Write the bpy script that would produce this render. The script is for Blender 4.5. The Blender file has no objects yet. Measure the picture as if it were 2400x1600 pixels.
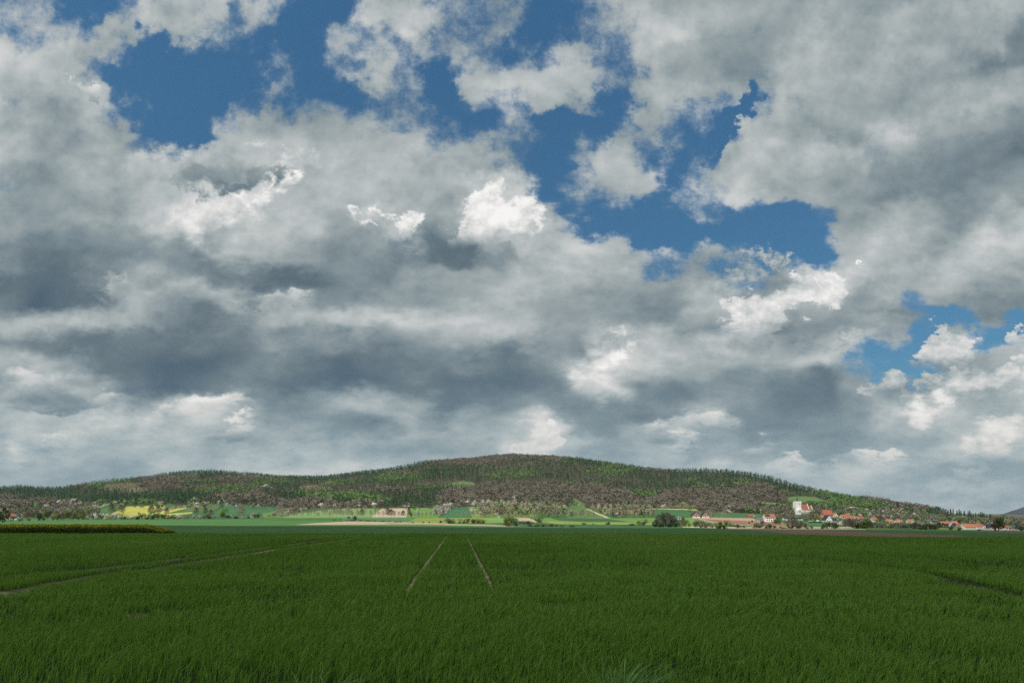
import bpy, math, random
import numpy as np
from mathutils import Vector

R = math.radians
sc = bpy.context.scene
C = sc.collection
FPX = 1600.0            # focal length in photograph pixels (24 mm on 36 mm film, 2400 px wide)
HOR = 1200.0            # row of the true horizon in the photograph
EYE = 1.7

# ---------------------------------------------------------------- camera
cam_data = bpy.data.cameras.new('camera')
cam_data.sensor_width = 36.0
cam_data.lens = 24.0
cam_data.shift_y = (HOR - 800.0) / 2400.0
cam_data.clip_start = 0.1
cam_data.clip_end = 60000.0
cam = bpy.data.objects.new('camera', cam_data)
cam.location = (0, 0, EYE)
cam.rotation_euler = (R(90), 0, 0)
C.objects.link(cam)
sc.camera = cam

# ---------------------------------------------------------------- exposure
sc.view_settings.view_transform = 'Standard'
sc.view_settings.look = 'None'
sc.view_settings.exposure = 0.0
sc.view_settings.gamma = 1.0
sc.cycles.max_bounces = 5
sc.cycles.diffuse_bounces = 2
sc.cycles.transparent_max_bounces = 8
sc.cycles.volume_bounces = 0
sc.cycles.use_denoising = False

# ---------------------------------------------------------------- sun
SUN_EL = R(50)
SUN_AZ = R(215)        # compass angle from +Y, clockwise: behind the camera, to the left
sdir = Vector((math.sin(SUN_AZ) * math.cos(SUN_EL), math.cos(SUN_AZ) * math.cos(SUN_EL), math.sin(SUN_EL)))
sl = bpy.data.lights.new('sun', 'SUN')
sl.energy = 3.2
sl.angle = R(0.5)
sl.color = (1.0, 0.955, 0.88)
so = bpy.data.objects.new('sun', sl)
so.rotation_euler = (-sdir).to_track_quat('-Z', 'Y').to_euler()
so.location = (0, -50, 400)
C.objects.link(so)

# ---------------------------------------------------------------- sky
def lin(c):
    c = c / 255.0
    return c / 12.92 if c <= 0.04045 else ((c + 0.055) / 1.055) ** 2.4

class NT:
    """small helper that chains shader nodes"""
    def __init__(self, nt):
        self.nt = nt
    def new(self, t, **kw):
        n = self.nt.nodes.new(t)
        for k, v in kw.items():
            setattr(n, k, v)
        return n
    def put(self, sock, v):
        if hasattr(v, 'is_output'):
            self.nt.links.new(v, sock)
        else:
            sock.default_value = v
    def m(self, op, a, b=None, c=None, clamp=False):
        n = self.new('ShaderNodeMath', operation=op, use_clamp=clamp)
        self.put(n.inputs[0], a)
        if b is not None: self.put(n.inputs[1], b)
        if c is not None: self.put(n.inputs[2], c)
        return n.outputs[0]
    def vm(self, op, a, b=None, s=None):
        n = self.new('ShaderNodeVectorMath', operation=op)
        self.put(n.inputs[0], a)
        if b is not None: self.put(n.inputs[1], b)
        if s is not None: self.put(n.inputs['Scale'], s)
        return n.outputs['Value'] if op in ('LENGTH', 'DOT_PRODUCT') else n.outputs[0]
    def xyz(self, x, y, z=0.0):
        n = self.new('ShaderNodeCombineXYZ')
        for i, v in enumerate((x, y, z)): self.put(n.inputs[i], v)
        return n.outputs[0]
    def noise(self, vec, scale, detail=4.0, rough=0.5, lac=2.0, dim='3D', dist=0.0, typ='FBM'):
        n = self.new('ShaderNodeTexNoise', noise_dimensions=dim, noise_type=typ)
        self.put(n.inputs['Vector'], vec)
        n.inputs['Scale'].default_value = scale
        n.inputs['Detail'].default_value = detail
        n.inputs['Roughness'].default_value = rough
        n.inputs['Lacunarity'].default_value = lac
        n.inputs['Distortion'].default_value = dist
        return n.outputs['Fac'] if 'Fac' in n.outputs else n.outputs[0], n.outputs['Color']
    def ramp(self, fac, stops, interp='LINEAR'):
        n = self.new('ShaderNodeValToRGB')
        r = n.color_ramp
        r.interpolation = interp
        while len(r.elements) < len(stops): r.elements.new(0.5)
        for e, (p, c) in zip(r.elements, stops): e.position = p
        for e, (p, c) in zip(r.elements, stops): e.color = (*c, 1) if len(c) == 3 else c
        self.put(n.inputs[0], fac)
        return n.outputs[0]
    def mix(self, f, a, b, blend='MIX'):
        n = self.new('ShaderNodeMix', data_type='RGBA', blend_type=blend)
        self.put(n.inputs[0], f); self.put(n.inputs[6], a); self.put(n.inputs[7], b)
        return n.outputs[2]
    def sstep(self, v, lo, hi, a=0.0, b=1.0, kind='SMOOTHSTEP'):
        n = self.new('ShaderNodeMapRange', interpolation_type=kind)
        self.put(n.inputs[0], v); self.put(n.inputs[1], lo); self.put(n.inputs[2], hi)
        self.put(n.inputs[3], a); self.put(n.inputs[4], b)
        return n.outputs[0]

# cloud cover of that day, one row of sky every 1.8 degrees or so, one value every 2.9 degrees of bearing:
# a number is how bright the cloud is (0-255), "t" in front = thin cloud, "b" = open blue
CLOUDS = """
t150 t150 b t165 165 165 168 170 t160 t150 b t165 175 t150 t150 t130 b t135 t135 165 155 155 145 140 135 135 130 145 125 150 150
t140 t140 b t130 170 172 170 t165 t150 b b t170 178 t150 t160 t130 b t140 t145 165 165 150 140 145 150 150 150 150 155 165 140
165 t150 t150 155 b b t160 t155 b b t145 t150 t150 t150 t155 t140 b t155 t150 170 140 135 135 150 170 165 155 160 160 160 115
170 165 160 t150 b b b b t155 b t165 165 t155 b t150 t155 t155 155 t140 160 145 130 130 155 160 150 150 155 150 115 120
170 165 172 t150 b b b t140 t150 b b t145 t150 b 150 160 160 160 t150 165 160 155 t140 165 150 135 140 150 155 145 160
185 165 170 165 t150 b b t150 160 t140 t145 t150 t145 b t150 t155 160 t150 b 160 t155 t150 t155 165 140 130 140 155 160 160 150
170 155 140 170 155 b b t155 155 155 150 160 t150 t150 b t155 b b t150 t155 t150 b 165 150 125 140 170 140 135 125 120
165 155 150 165 t150 t140 175 165 168 165 160 165 165 t150 t155 t130 b t145 165 t155 b t150 165 155 170 185 150 125 115 115 120
155 140 130 140 165 175 120 130 170 140 150 160 165 160 150 t130 b t150 160 165 b t150 170 165 160 150 135 120 115 110 105
150 125 125 135 160 165 195 205 190 165 160 155 155 155 200 195 b t150 t150 b t150 t160 175 165 150 130 115 120 115 120 125
145 125 135 150 160 170 215 190 165 165 150 195 150 135 180 190 160 b b b b t150 b b t130 140 160 155 130 150 165
140 115 115 120 125 165 215 170 165 170 135 140 180 115 155 185 180 175 165 b b b b b b 155 165 170 165 180 180
120 105 105 105 115 125 150 160 155 140 125 115 115 105 120 160 175 165 165 165 t150 155 b b b 155 165 165 165 165 165
90 90 90 125 150 115 100 100 90 90 110 125 145 140 150 165 165 160 165 t145 150 t150 140 200 225 185 150 140 150 145 130
105 75 85 95 155 150 165 175 165 130 110 130 135 135 140 165 150 150 145 130 165 170 215 225 220 130 160 t150 130 110 110
150 155 155 150 150 125 110 115 160 165 170 175 175 165 165 150 150 140 140 125 125 140 220 120 130 120 110 t115 b 110 b
115 105 95 100 100 100 100 105 125 125 120 120 140 150 150 165 135 125 185 180 170 200 150 130 140 170 135 b 165 b t160
160 165 135 95 90 80 80 90 110 95 80 95 115 120 110 100 115 175 215 160 135 150 160 155 165 t140 b t140 160 150 175
140 165 170 150 100 75 85 100 95 80 75 85 95 85 85 90 100 150 190 110 100 125 130 110 90 140 170 t150 190 170 175
150 130 115 160 175 170 195 165 120 110 150 150 145 90 110 110 110 105 105 95 110 165 105 95 100 125 175 205 160 150 170
155 150 175 185 195 160 150 145 150 140 120 110 150 145 140 150 225 115 110 150 180 140 100 100 105 120 150 150 150 215 185
170 160 165 140 145 140 145 160 150 160 165 160 140 130 150 190 190 165 140 160 120 140 140 145 125 125 130 130 165 170 150
155 140 135 130 140 160 160 165 160 165 175 160 150 160 150 150 150 150 150 150 150 180 150 165 150 160 150 130 115 120 120
140 135 130 135 140 150 155 160 160 160 160 155 150 150 150 150 150 150 150 150 150 150 150 150 150 150 150 150 165 150 145
"""
HAZY = {17: 0.08, 18: 0.15, 19: 0.28, 20: 0.42, 21: 0.6, 22: 0.78, 23: 0.9}

def make_sky():
    w = bpy.data.worlds.new('World')
    sc.world = w
    w.use_nodes = True
    nt = w.node_tree
    nt.nodes.clear()
    n = NT(nt)
    tc = n.new('ShaderNodeTexCoord')
    sep = n.new('ShaderNodeSeparateXYZ')
    nt.links.new(tc.outputs['Generated'], sep.inputs[0])
    X, Y, Z = sep.outputs
    r = n.m('SQRT', n.m('ADD', n.m('MULTIPLY', X, X), n.m('MULTIPLY', Y, Y)))
    Yp = n.m('MAXIMUM', n.m('ABSOLUTE', Y), n.m('MAXIMUM', n.m('MULTIPLY', r, 0.4), 0.02))
    u = n.m('DIVIDE', X, Yp)
    v = n.m('MINIMUM', n.m('MAXIMUM', n.m('DIVIDE', Z, Yp), -0.02), 4.0)
    # cloud-plane coordinates: features shrink towards the horizon
    k = n.m('ADD', v, 0.42)
    Q = n.xyz(n.m('MULTIPLY', u, 1.35), n.m('MULTIPLY', n.m('LOGARITHM', k, 2.718), 1.55), 0.0)
    # domain warp
    _, wc = n.noise(Q, 3.0, 5.0, 0.56, dim='2D')
    wv = n.vm('SUBTRACT', wc, (0.5, 0.5, 0.5))
    _, wc2 = n.noise(n.vm('ADD', Q, (7.3, 2.1, 4.4)), 9.0, 6.0, 0.62, dim='2D')
    wv2 = n.vm('SUBTRACT', wc2, (0.5, 0.5, 0.5))
    amp = n.m('MULTIPLY', k, 0.15)
    amp2 = n.m('MULTIPLY', k, 0.10)
    W = n.vm('ADD', n.vm('SCALE', wv, s=amp), n.vm('SCALE', wv2, s=amp2))
    sw = n.new('ShaderNodeSeparateXYZ'); nt.links.new(W, sw.inputs[0])
    uw = n.m('ADD', u, sw.outputs[0])
    vw = n.m('ADD', v, n.m('MULTIPLY', sw.outputs[1], 0.75))
    fu = n.m('DIVIDE', n.m('PINGPONG', n.m('ADD', uw, 0.75), 1.5), 1.5)
    vpp = n.m('PINGPONG', n.m('MAXIMUM', vw, 0.0), 0.75)
    row = n.m('MULTIPLY', n.m('SUBTRACT', 0.75, vpp), 1600.0 / 50.0)   # 0 at the top edge, 24 at the horizon
    row = n.m('MINIMUM', row, 23.0)
    acc = None
    lines = [l.split() for l in CLOUDS.strip().splitlines()]
    for j, l in enumerate(lines):
        assert len(l) == 31, (j, len(l))
        stops = []
        last = 150
        for i, tkn in enumerate(l):
            cov = 1.0
            if tkn == 'b': cov, b = 0.05, last if last < 170 else 160
            elif tkn[0] == 't': cov, b = 0.56, int(tkn[1:])
            else: b = int(tkn)
            last = b
            stops.append((i / 30.0, (cov, b / 255.0, HAZY.get(j, 0.0))))
        rc = n.ramp(fu, stops, 'B_SPLINE' if False else 'EASE')
        wgt = n.sstep(n.m('ABSOLUTE', n.m('SUBTRACT', row, float(j))), 0.0, 1.0, 1.0, 0.0)
        part = n.vm('SCALE', rc, s=wgt)
        acc = part if acc is None else n.vm('ADD', acc, part)
    sa = n.new('ShaderNodeSeparateXYZ'); nt.links.new(acc, sa.inputs[0])
    cov, bri, hz = sa.outputs
    sw2 = n.vm('SCALE', wv2, s=n.m('MULTIPLY', k, 0.16))
    UV2 = n.vm('ADD', n.xyz(u, v, 0.0), n.vm('MULTIPLY', sw2, (1, 1, 0)))
    def blob(cx, cy, sx, sy, rot=0.0):
        mp = n.new('ShaderNodeMapping', vector_type='TEXTURE')
        mp.inputs['Location'].default_value = ((cx - 1200) / 1600.0, (1200 - cy) / 1600.0, 0)
        mp.inputs['Rotation'].default_value = (0, 0, R(rot))
        mp.inputs['Scale'].default_value = (sx / 1600.0, sy / 1600.0, 1)
        nt.links.new(UV2, mp.inputs[0])
        g = n.new('ShaderNodeTexGradient', gradient_type='SPHERICAL')
        nt.links.new(mp.outputs[0], g.inputs[0])
        return g.outputs[1]
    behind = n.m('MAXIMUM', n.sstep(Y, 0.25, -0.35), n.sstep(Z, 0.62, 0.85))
    bri = n.m('MULTIPLY_ADD', behind, 0.26, bri)  # brightness added to the unseen sky, behind and overhead, to lift ambient light
    # relief: noise seen from slightly above makes the lit tops and grey bellies
    nA, _ = n.noise(Q, 3.7, 7.0, 0.57, dim='2D')
    nB, _ = n.noise(n.vm('ADD', Q, (0.024, -0.066, 0.0)), 3.7, 5.0, 0.57, dim='2D')
    rel = n.m('SUBTRACT', nA, nB)
    nC, _ = n.noise(n.vm('ADD', Q, (3.1, 5.7, 1.0)), 14.0, 6.0, 0.68, dim='2D')
    fine = n.m('SUBTRACT', nC, 0.5)
    nD, _ = n.noise(n.vm('ADD', Q, (3.106, 5.682, 1.0)), 14.0, 4.0, 0.68, dim='2D')
    rel2 = n.m('SUBTRACT', nC, nD)
    edge = n.m('ADD', n.m('MULTIPLY', fine, 1.7), n.m('MULTIPLY', n.m('SUBTRACT', nA, 0.5), 0.9))
    for (cx, cy, sx, sy, rot, a) in HOLES:
        cov = n.m('MULTIPLY_ADD', blob(cx, cy, sx, sy, rot), a, cov)
    alpha = n.sstep(n.m('MULTIPLY_ADD', cov, 1.55, edge), 0.06, 1.42)
    # relief is stronger in bright, sunlit masses
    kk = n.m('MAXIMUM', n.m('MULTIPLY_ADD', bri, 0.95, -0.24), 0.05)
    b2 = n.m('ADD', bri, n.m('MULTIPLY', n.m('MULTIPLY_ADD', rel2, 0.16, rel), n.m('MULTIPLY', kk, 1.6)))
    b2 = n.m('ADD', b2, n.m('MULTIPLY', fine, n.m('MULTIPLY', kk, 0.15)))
    crisp = n.m('ADD', n.m('MULTIPLY', fine, 0.75), n.m('MULTIPLY', n.m('SUBTRACT', nA, 0.5), 0.35))
    for (cx, cy, sx, sy, rot, val, soft, covers) in PATCHES:
        bb = blob(cx, cy, sx, sy, rot)
        g = n.m('MULTIPLY_ADD', crisp, n.m('MINIMUM', n.m('MULTIPLY', bb, 4.0), 1.0), bb)
        mk = n.sstep(g, 0.14 - soft * 0.14, 0.38 + soft * 0.5)
        gy = (0.17 if val > 150 else 0.06) / (sy / 1600.0)
        tone = n.m('MULTIPLY_ADD', v, gy, (val - (10 if val > 150 else 0)) / 255.0 - gy * (1200 - cy) / 1600.0)
        inner = n.m('MULTIPLY_ADD', rel, 0.7 if val > 150 else 0.5, n.m('MULTIPLY_ADD', fine, 0.14, tone))
        mx = n.new('ShaderNodeMix', data_type='FLOAT')
        n.put(mx.inputs[0], mk); n.put(mx.inputs[2], b2); n.put(mx.inputs[3], inner)
        b2 = mx.outputs[0]
        if covers:
            alpha = n.m('MAXIMUM', alpha, mk)
    # cumulus heads built from many round billows, lit from above
    for (val, soft, ytop, ybot, fall, circles) in HEADS:
        f = None
        for (cx, cy, r_) in circles:
            bb = blob(cx, cy, r_ * 1.25, r_ * 1.15)
            f = bb if f is None else n.m('MAXIMUM', f, bb)
        g = n.m('MULTIPLY_ADD', fine, n.m('MINIMUM', n.m('MULTIPLY', f, 2.0), 0.6), f)
        mk = n.sstep(g, 0.10 - soft * 0.10, 0.20 + soft * 0.75)
        # the lower side melts into the grey belly
        mk = n.m('MULTIPLY', mk, n.sstep(v, (1200 - ybot - 10) / 1600.0, (1200 - ybot + 45) / 1600.0))
        gy = fall / 255.0 / ((ybot - ytop) / 1600.0)
        tone = n.m('MULTIPLY_ADD', v, gy, val / 255.0 - gy * (1200 - ytop) / 1600.0)
        inner = n.m('MULTIPLY_ADD', n.m('MULTIPLY_ADD', rel2, 0.5, rel), 0.75, n.m('MULTIPLY_ADD', fine, 0.10, n.m('MULTIPLY_ADD', n.m('SUBTRACT', f, 0.45), 0.16, tone)))
        mx = n.new('ShaderNodeMix', data_type='FLOAT')
        n.put(mx.inputs[0], mk); n.put(mx.inputs[2], b2); n.put(mx.inputs[3], inner)
        b2 = mx.outputs[0]
        alpha = n.m('MAXIMUM', alpha, mk)
    T = [(0.20, (52, 74, 90)), (0.30, (74, 96, 112)), (0.38, (98, 115, 125)), (0.48, (129, 144, 150)), (0.58, (156, 167, 169)),
         (0.68, (181, 188, 189)), (0.80, (209, 211, 210)), (0.93, (236, 235, 233)), (1.0, (248, 247, 245))]
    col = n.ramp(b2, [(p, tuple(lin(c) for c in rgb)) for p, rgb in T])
    hc = n.ramp(b2, [(p, tuple(lin(c) for c in rgb)) for p, rgb in
                     [(0.3, (96, 126, 143)), (0.5, (140, 163, 171)), (0.62, (170, 187, 191)), (0.8, (216, 216, 210))]])
    col = n.mix(hz, col, hc)
    col = n.vm('SCALE', col, s=10.0)
    sky = n.new('ShaderNodeTexSky', sky_type='NISHITA')
    sky.sun_disc = False
    sky.sun_elevation = SUN_EL
    sky.sun_rotation = SUN_AZ
    sky.altitude = 200
    sky.air_density = 1.0
    sky.dust_density = 0.6
    sky.ozone_density = 2.0
    skyc = n.vm('SCALE', n.vm('MULTIPLY', sky.outputs[0], SKY_TINT), s=n.m('MULTIPLY_ADD', v, 0.62, 0.56))
    thin = n.mix(n.sstep(alpha, 0.0, 1.0), skyc, n.vm('MULTIPLY', col, (0.90, 0.97, 1.08)))
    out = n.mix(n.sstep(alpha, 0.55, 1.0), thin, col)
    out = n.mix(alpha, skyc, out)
    # below the horizon: dull ground tone
    out = n.mix(n.sstep(Z, -0.03, -0.01), (0.5, 0.7, 0.35, 1), out)
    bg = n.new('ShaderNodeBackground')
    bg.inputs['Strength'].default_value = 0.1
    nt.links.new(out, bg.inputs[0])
    o = n.new('ShaderNodeOutputWorld')
    nt.links.new(bg.outputs[0], o.inputs[0])
    w.cycles.sampling_method = 'MANUAL'
    w.cycles.sample_map_resolution = 256

SKY_TINT = (0.46, 0.88, 0.99)
HOLES = [(1722, 290, 30, 120, -25, -1.2), (1550, 575, 110, 60, 30, -0.5), (430, 215, 210, 130, 10, -0.7), (1420, 300, 60, 60, 0, -0.4)]
# single cloud heads and bellies: centre x, centre y, half width, half height, tilt, brightness, softness, stands against blue
HEADS = [  # brightness at the top, softness, top row, bottom row, how much it darkens downwards, billows (x, y, radius)
    (240, 0.30, 440, 580, 60, [(1105, 475, 26), (1135, 455, 30), (1170, 458, 28), (1200, 478, 28), (1232, 490, 26), (1262, 508, 26), (1130, 500, 42), (1185, 512, 44), (1098, 545, 34), (1145, 555, 34), (1235, 530, 34)]),
    (228, 0.6, 465, 570, 50, [(838, 472, 15), (852, 495, 18), (862, 525, 20), (893, 484, 16), (925, 492, 17), (950, 520, 26), (972, 540, 24), (962, 562, 18), (985, 528, 16)]),
    (238, 0.25, 625, 800, 70, [(1858, 632, 16), (1868, 655, 20), (1895, 672, 26), (1925, 668, 24), (1955, 652, 24), (1984, 630, 20), (1975, 668, 30), (1940, 700, 38), (1890, 708, 42), (1842, 712, 36), (1800, 722, 36), (1752, 700, 34), (1725, 722, 34), (1715, 758, 34), (1765, 755, 40), (1960, 722, 28)]),
    (244, 0.12, 978, 1085, 60, [(1288, 986, 15), (1292, 1006, 22), (1266, 1022, 24), (1312, 1022, 22), (1246, 1038, 22), (1290, 1042, 34), (1326, 1036, 18), (1224, 1056, 18), (1260, 1062, 30), (1212, 1068, 14)]),
    (220, 1.1, 420, 600, 25, [(470, 560, 50), (485, 520, 55), (525, 490, 55), (575, 472, 50), (625, 462, 46), (672, 452, 42), (702, 428, 30), (560, 442, 34), (640, 422, 26)]),
    (236, 0.9, 800, 915, 25, [(1412, 865, 62), (1368, 890, 45), (1440, 835, 50), (1455, 808, 34)]),
    (200, 0.15, 770, 880, 60, [(2178, 796, 24), (2212, 790, 26), (2240, 815, 26), (2202, 832, 36), (2268, 826, 20), (2160, 830, 20), (2240, 845, 30)]),
    (205, 0.15, 760, 830, 50, [(2376, 775, 24), (2402, 790, 30), (2385, 800, 20)]),
    (206, 0.2, 858, 990, 50, [(2045, 898, 20), (2085, 888, 28), (2115, 902, 26), (2166, 868, 18), (2180, 895, 22), (2192, 922, 28), (2232, 892, 34), (2262, 905, 34), (2150, 940, 40), (2300, 900, 30), (2350, 890, 34), (2390, 880, 34)]),
    (222, 0.9, 985, 1075, 45, [(2335, 1002, 36), (2370, 1012, 38), (2310, 1040, 28), (2350, 1045, 32), (2262, 1050, 24), (2165, 960, 40), (2200, 930, 36)]),
    (170, 0.9, 575, 690, 25, [(1790, 618, 26), (1825, 612, 22), (1765, 645, 34), (1720, 655, 36)]),
]
PATCHES = [
    (670, 398, 110, 46, 8, 190, 1.1, False), (380, 385, 110, 50, 5, 184, 1.1, False),
    (520, 418, 170, 32, 8, 118, 0.9, False), (660, 402, 70, 22, 0, 118, 0.6, False), (205, 205, 60, 24, -38, 205, 0.4, False),
    (1050, 578, 120, 74, -8, 106, 0.6, False), (930, 572, 90, 50, 10, 116, 0.6, False), (1108, 515, 40, 26, -20, 128, 0.6, False),
    (1180, 590, 40, 60, 10, 142, 0.6, False),
    (1790, 668, 100, 30, 10, 142, 0.5, False), (1660, 745, 90, 42, 0, 142, 0.6, False), (1850, 775, 150, 38, 12, 122, 0.7, False), (1990, 755, 180, 40, 5, 124, 0.9, False),
    (1660, 985, 110, 40, 6, 200, 0.8, False), (1545, 1005, 60, 32, 20, 192, 0.8, False), (1600, 1040, 90, 26, 8, 190, 0.8, False),
    (490, 960, 110, 36, 6, 206, 0.9, False), (310, 990, 120, 34, 12, 204, 0.9, False), (110, 915, 120, 36, 0, 172, 0.9, False), (125, 957, 130, 20, 0, 112, 1.0, False),
    (30, 1080, 60, 40, 0, 180, 0.9, False), (125, 1060, 50, 40, 40, 180, 0.9, False), (540, 1010, 90, 20, 12, 188, 0.9, False), (260, 935, 70, 22, 0, 186, 0.9, False),
    (870, 985, 110, 40, 0, 116, 1.0, False), (275, 670, 60, 40, 0, 175, 0.9, False), (640, 695, 130, 24, 0, 178, 1.0, False), (1790, 1045, 60, 24, 0, 190, 0.9, False),
    (2060, 1075, 130, 22, 6, 184, 1.0, False), (1870, 1095, 110, 24, 4, 176, 1.0, False), (2270, 1100, 80, 24, 0, 164, 1.0, False),
]
make_sky()

# ================================================================ helpers for the land
rng = np.random.default_rng(7)
rnd = random.Random(7)

def tag(o, label=None, cat=None, group=None, kind=None):
    if label: o['label'] = label
    if cat: o['category'] = cat
    if group: o['group'] = group
    if kind: o['kind'] = kind
    return o

def link(name, me, parent=None):
    o = bpy.data.objects.new(name, me)
    C.objects.link(o)
    if parent is not None: o.parent = parent
    return o

def np_mesh(name, verts, faces, mat=None, smooth=False, attrs=None, mats=None, midx=None):
    """verts (n,3); faces (m,k) array with one k for all"""
    me = bpy.data.meshes.new(name)
    verts = np.ascontiguousarray(verts, dtype=np.float32)
    faces = np.ascontiguousarray(faces, dtype=np.int32)
    nf, k = faces.shape
    me.vertices.add(len(verts)); me.vertices.foreach_set('co', verts.ravel())
    me.loops.add(nf * k); me.loops.foreach_set('vertex_index', faces.ravel())
    me.polygons.add(nf)
    me.polygons.foreach_set('loop_start', np.arange(0, nf * k, k, dtype=np.int32))
    me.polygons.foreach_set('loop_total', np.full(nf, k, dtype=np.int32))
    me.polygons.foreach_set('use_smooth', np.full(nf, smooth, dtype=bool))
    for m_ in (mats or ([mat] if mat else [])): me.materials.append(m_)
    if midx is not None: me.polygons.foreach_set('material_index', np.asarray(midx, dtype=np.int32))
    me.update()
    for an, (typ, dom, arr) in (attrs or {}).items():
        a = me.attributes.new(an, typ, dom)
        if typ == 'FLOAT': a.data.foreach_set('value', np.ascontiguousarray(arr, dtype=np.float32).ravel())
        elif typ == 'FLOAT_COLOR': a.data.foreach_set('color', np.ascontiguousarray(arr, dtype=np.float32).ravel())
    return me

def material(name, build, rough=0.9, spec=0.15):
    m = bpy.data.materials.new(name)
    m.use_nodes = True
    nt = m.node_tree
    b = nt.nodes['Principled BSDF']
    b.inputs['Roughness'].default_value = rough
    b.inputs['Specular IOR Level'].default_value = spec
    build(NT(nt), b)
    return m

def vnoise(x, y, seed=0):
    """value noise, numpy, smooth"""
    xi = np.floor(x).astype(np.int64); yi = np.floor(y).astype(np.int64)
    fx = x - xi; fy = y - yi
    fx = fx * fx * (3 - 2 * fx); fy = fy * fy * (3 - 2 * fy)
    def h(a, b):
        n_ = (a * 374761393 + b * 668265263 + seed * 974634777) & 0xffffffff
        n_ = ((n_ ^ (n_ >> 13)) * 1274126177) & 0xffffffff
        return ((n_ ^ (n_ >> 16)) & 0xffff) / 65535.0
    return (h(xi, yi) * (1 - fx) + h(xi + 1, yi) * fx) * (1 - fy) + (h(xi, yi + 1) * (1 - fx) + h(xi + 1, yi + 1) * fx) * fy

def fbm(x, y, o=4, seed=0):
    s = 0; a = 0.5; t = 0
    for i in range(o):
        s = s + a * vnoise(x, y, seed + i); t += a; a *= 0.5; x = x * 2.03 + 11.3; y = y * 2.03 + 5.7
    return s / t

# ================================================================ terrain
# profile of the land along each bearing: where the eye meets the ground at set distances
XS = np.array([-900, 0, 200, 400, 600, 800, 1000, 1200, 1400, 1500, 1600, 1700, 1800, 1900, 2000, 2100, 2200, 2400, 3300], float)
def tab(xs, ys): return np.interp(XS, xs, ys)
P105 = np.full(len(XS), HOR + FPX * 0.012 + 1.7 * FPX / 105)
P200 = tab([0, 800, 1600, 2400], [1237.5, 1238.5, 1242, 1246])
P400 = tab([0, 800, 1200, 1600, 2400], [1229, 1231, 1236, 1239.5, 1245])
P600 = tab([0, 400, 800, 1200, 1600, 2000, 2400], [1222, 1221, 1225, 1231, 1234, 1239.5, 1243])
P850 = tab([0, 400, 700, 1300, 1500, 1700, 1900, 2100, 2400], [1215, 1214, 1212, 1213, 1216, 1223, 1224, 1230, 1238])
P1150 = tab([-900, 0, 300, 500, 650, 900, 1100, 1300, 1500, 1600, 1700, 1900, 2000, 2100, 2200, 2400, 3300],
            [1195, 1196, 1190, 1190, 1193, 1194, 1193, 1186, 1196, 1197, 1203, 1201, 1205, 1213, 1220, 1230, 1232])
RX = [-900, 0, 50, 100, 150, 200, 250, 300, 340, 400, 430, 500, 560, 600, 640, 700, 760, 800, 850, 900, 950, 1000, 1050, 1100, 1150, 1200,
      1250, 1300, 1350, 1400, 1450, 1500, 1560, 1600, 1650, 1700, 1750, 1800, 1850, 1900, 1950, 2000, 2050, 2100, 2150, 2200, 2230, 2300, 2400, 3300]
RY = [1150, 1140, 1137, 1141, 1139, 1130, 1122, 1118, 1115, 1106, 1103, 1100, 1105, 1107, 1112, 1113, 1113, 1108, 1101, 1096, 1088, 1077, 1073, 1071, 1064, 1060,
      1063, 1065, 1069, 1076, 1083, 1091, 1097, 1097, 1097, 1099, 1105, 1115, 1130, 1142, 1152, 1160, 1165, 1174, 1183, 1192, 1205, 1214, 1224, 1228]
RD = ([-900, 0, 500, 1200, 1700, 1900, 2100, 2200, 2400, 3300], [2300, 2300, 2500, 2900, 2400, 2000, 1700, 1500, 1400, 1400])
NEARSLOPE = 0.012
def near_edge(px):
    """distance at which the near wheat ends"""
    return np.interp(px, [-900, 1200, 1500, 1800, 2100, 3300], [82, 87, 85, 79, 67, 65])

def zprofile(px, Y):
    """height of the ground (eye = 0) at bearing px (photo column) and distance Y, arrays of equal shape"""
    px = np.asarray(px, float); Y = np.asarray(Y, float)
    px, Y = np.broadcast_arrays(px, Y)
    rd = np.interp(px, *RD)
    ry = np.interp(px, RX, RY) + 8.0
    z = lambda tabv, d: -(np.interp(px, XS, tabv) - HOR) / FPX * d
    zs = [z(P105, 105.), z(P200, 200.), z(P400, 400.), z(P600, 600.), z(P850, 850.), z(P1150, 1150.)]
    zr = -(ry - HOR) / FPX * rd
    ze = zs[-1]
    # shoulders between the foot of the hill and the ridge
    def mid(t, f):
        return ze + (zr - ze) * f
    knots = [105., 200., 400., 600., 850., 1150.]
    out = -1.7 - NEARSLOPE * Y
    def seg(out, y0, y1, z0, z1, smooth=False):
        t = np.clip((Y - y0) / np.maximum(y1 - y0, 1e-6), 0, 1)
        if smooth: t = t * t * (3 - 2 * t) * 0.5 + t * 0.5
        return np.where((Y >= y0), z0 + (z1 - z0) * t, out)
    for i in range(5):
        out = seg(out, knots[i], knots[i + 1], zs[i], zs[i + 1])
    D = rd - 1150.
    fr = [(0, 0), (0.15, 0.10), (0.35, 0.30), (0.6, 0.60), (0.8, 0.83), (0.93, 0.96), (1.0, 1.0)]
    for (t0, f0), (t1, f1) in zip(fr[:-1], fr[1:]):
        out = seg(out, 1150. + D * t0, 1150. + D * t1, mid(t0, f0), mid(t1, f1))
    # behind the ridge the land falls away again
    out = seg(out, rd, rd + 900., zr, np.minimum(zr, -20) * 0.5 + zr * 0.2 - 10)
    # gullies and knolls on the slopes only
    w = np.clip((Y - 1250) / 500, 0, 1) * np.clip((rd - Y) / 500, 0, 1)
    X = (px - 1200) / FPX * Y
    out = out + w * (fbm(X / 260., Y / 330., 3, 3) - 0.5) * 34
    # soft unevenness of the near field
    w2 = np.clip((140 - Y) / 60, 0, 1)
    out = out + w2 * (fbm(X / 3.5, Y / 3.5, 3, 9) - 0.5) * 0.10
    return out

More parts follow.
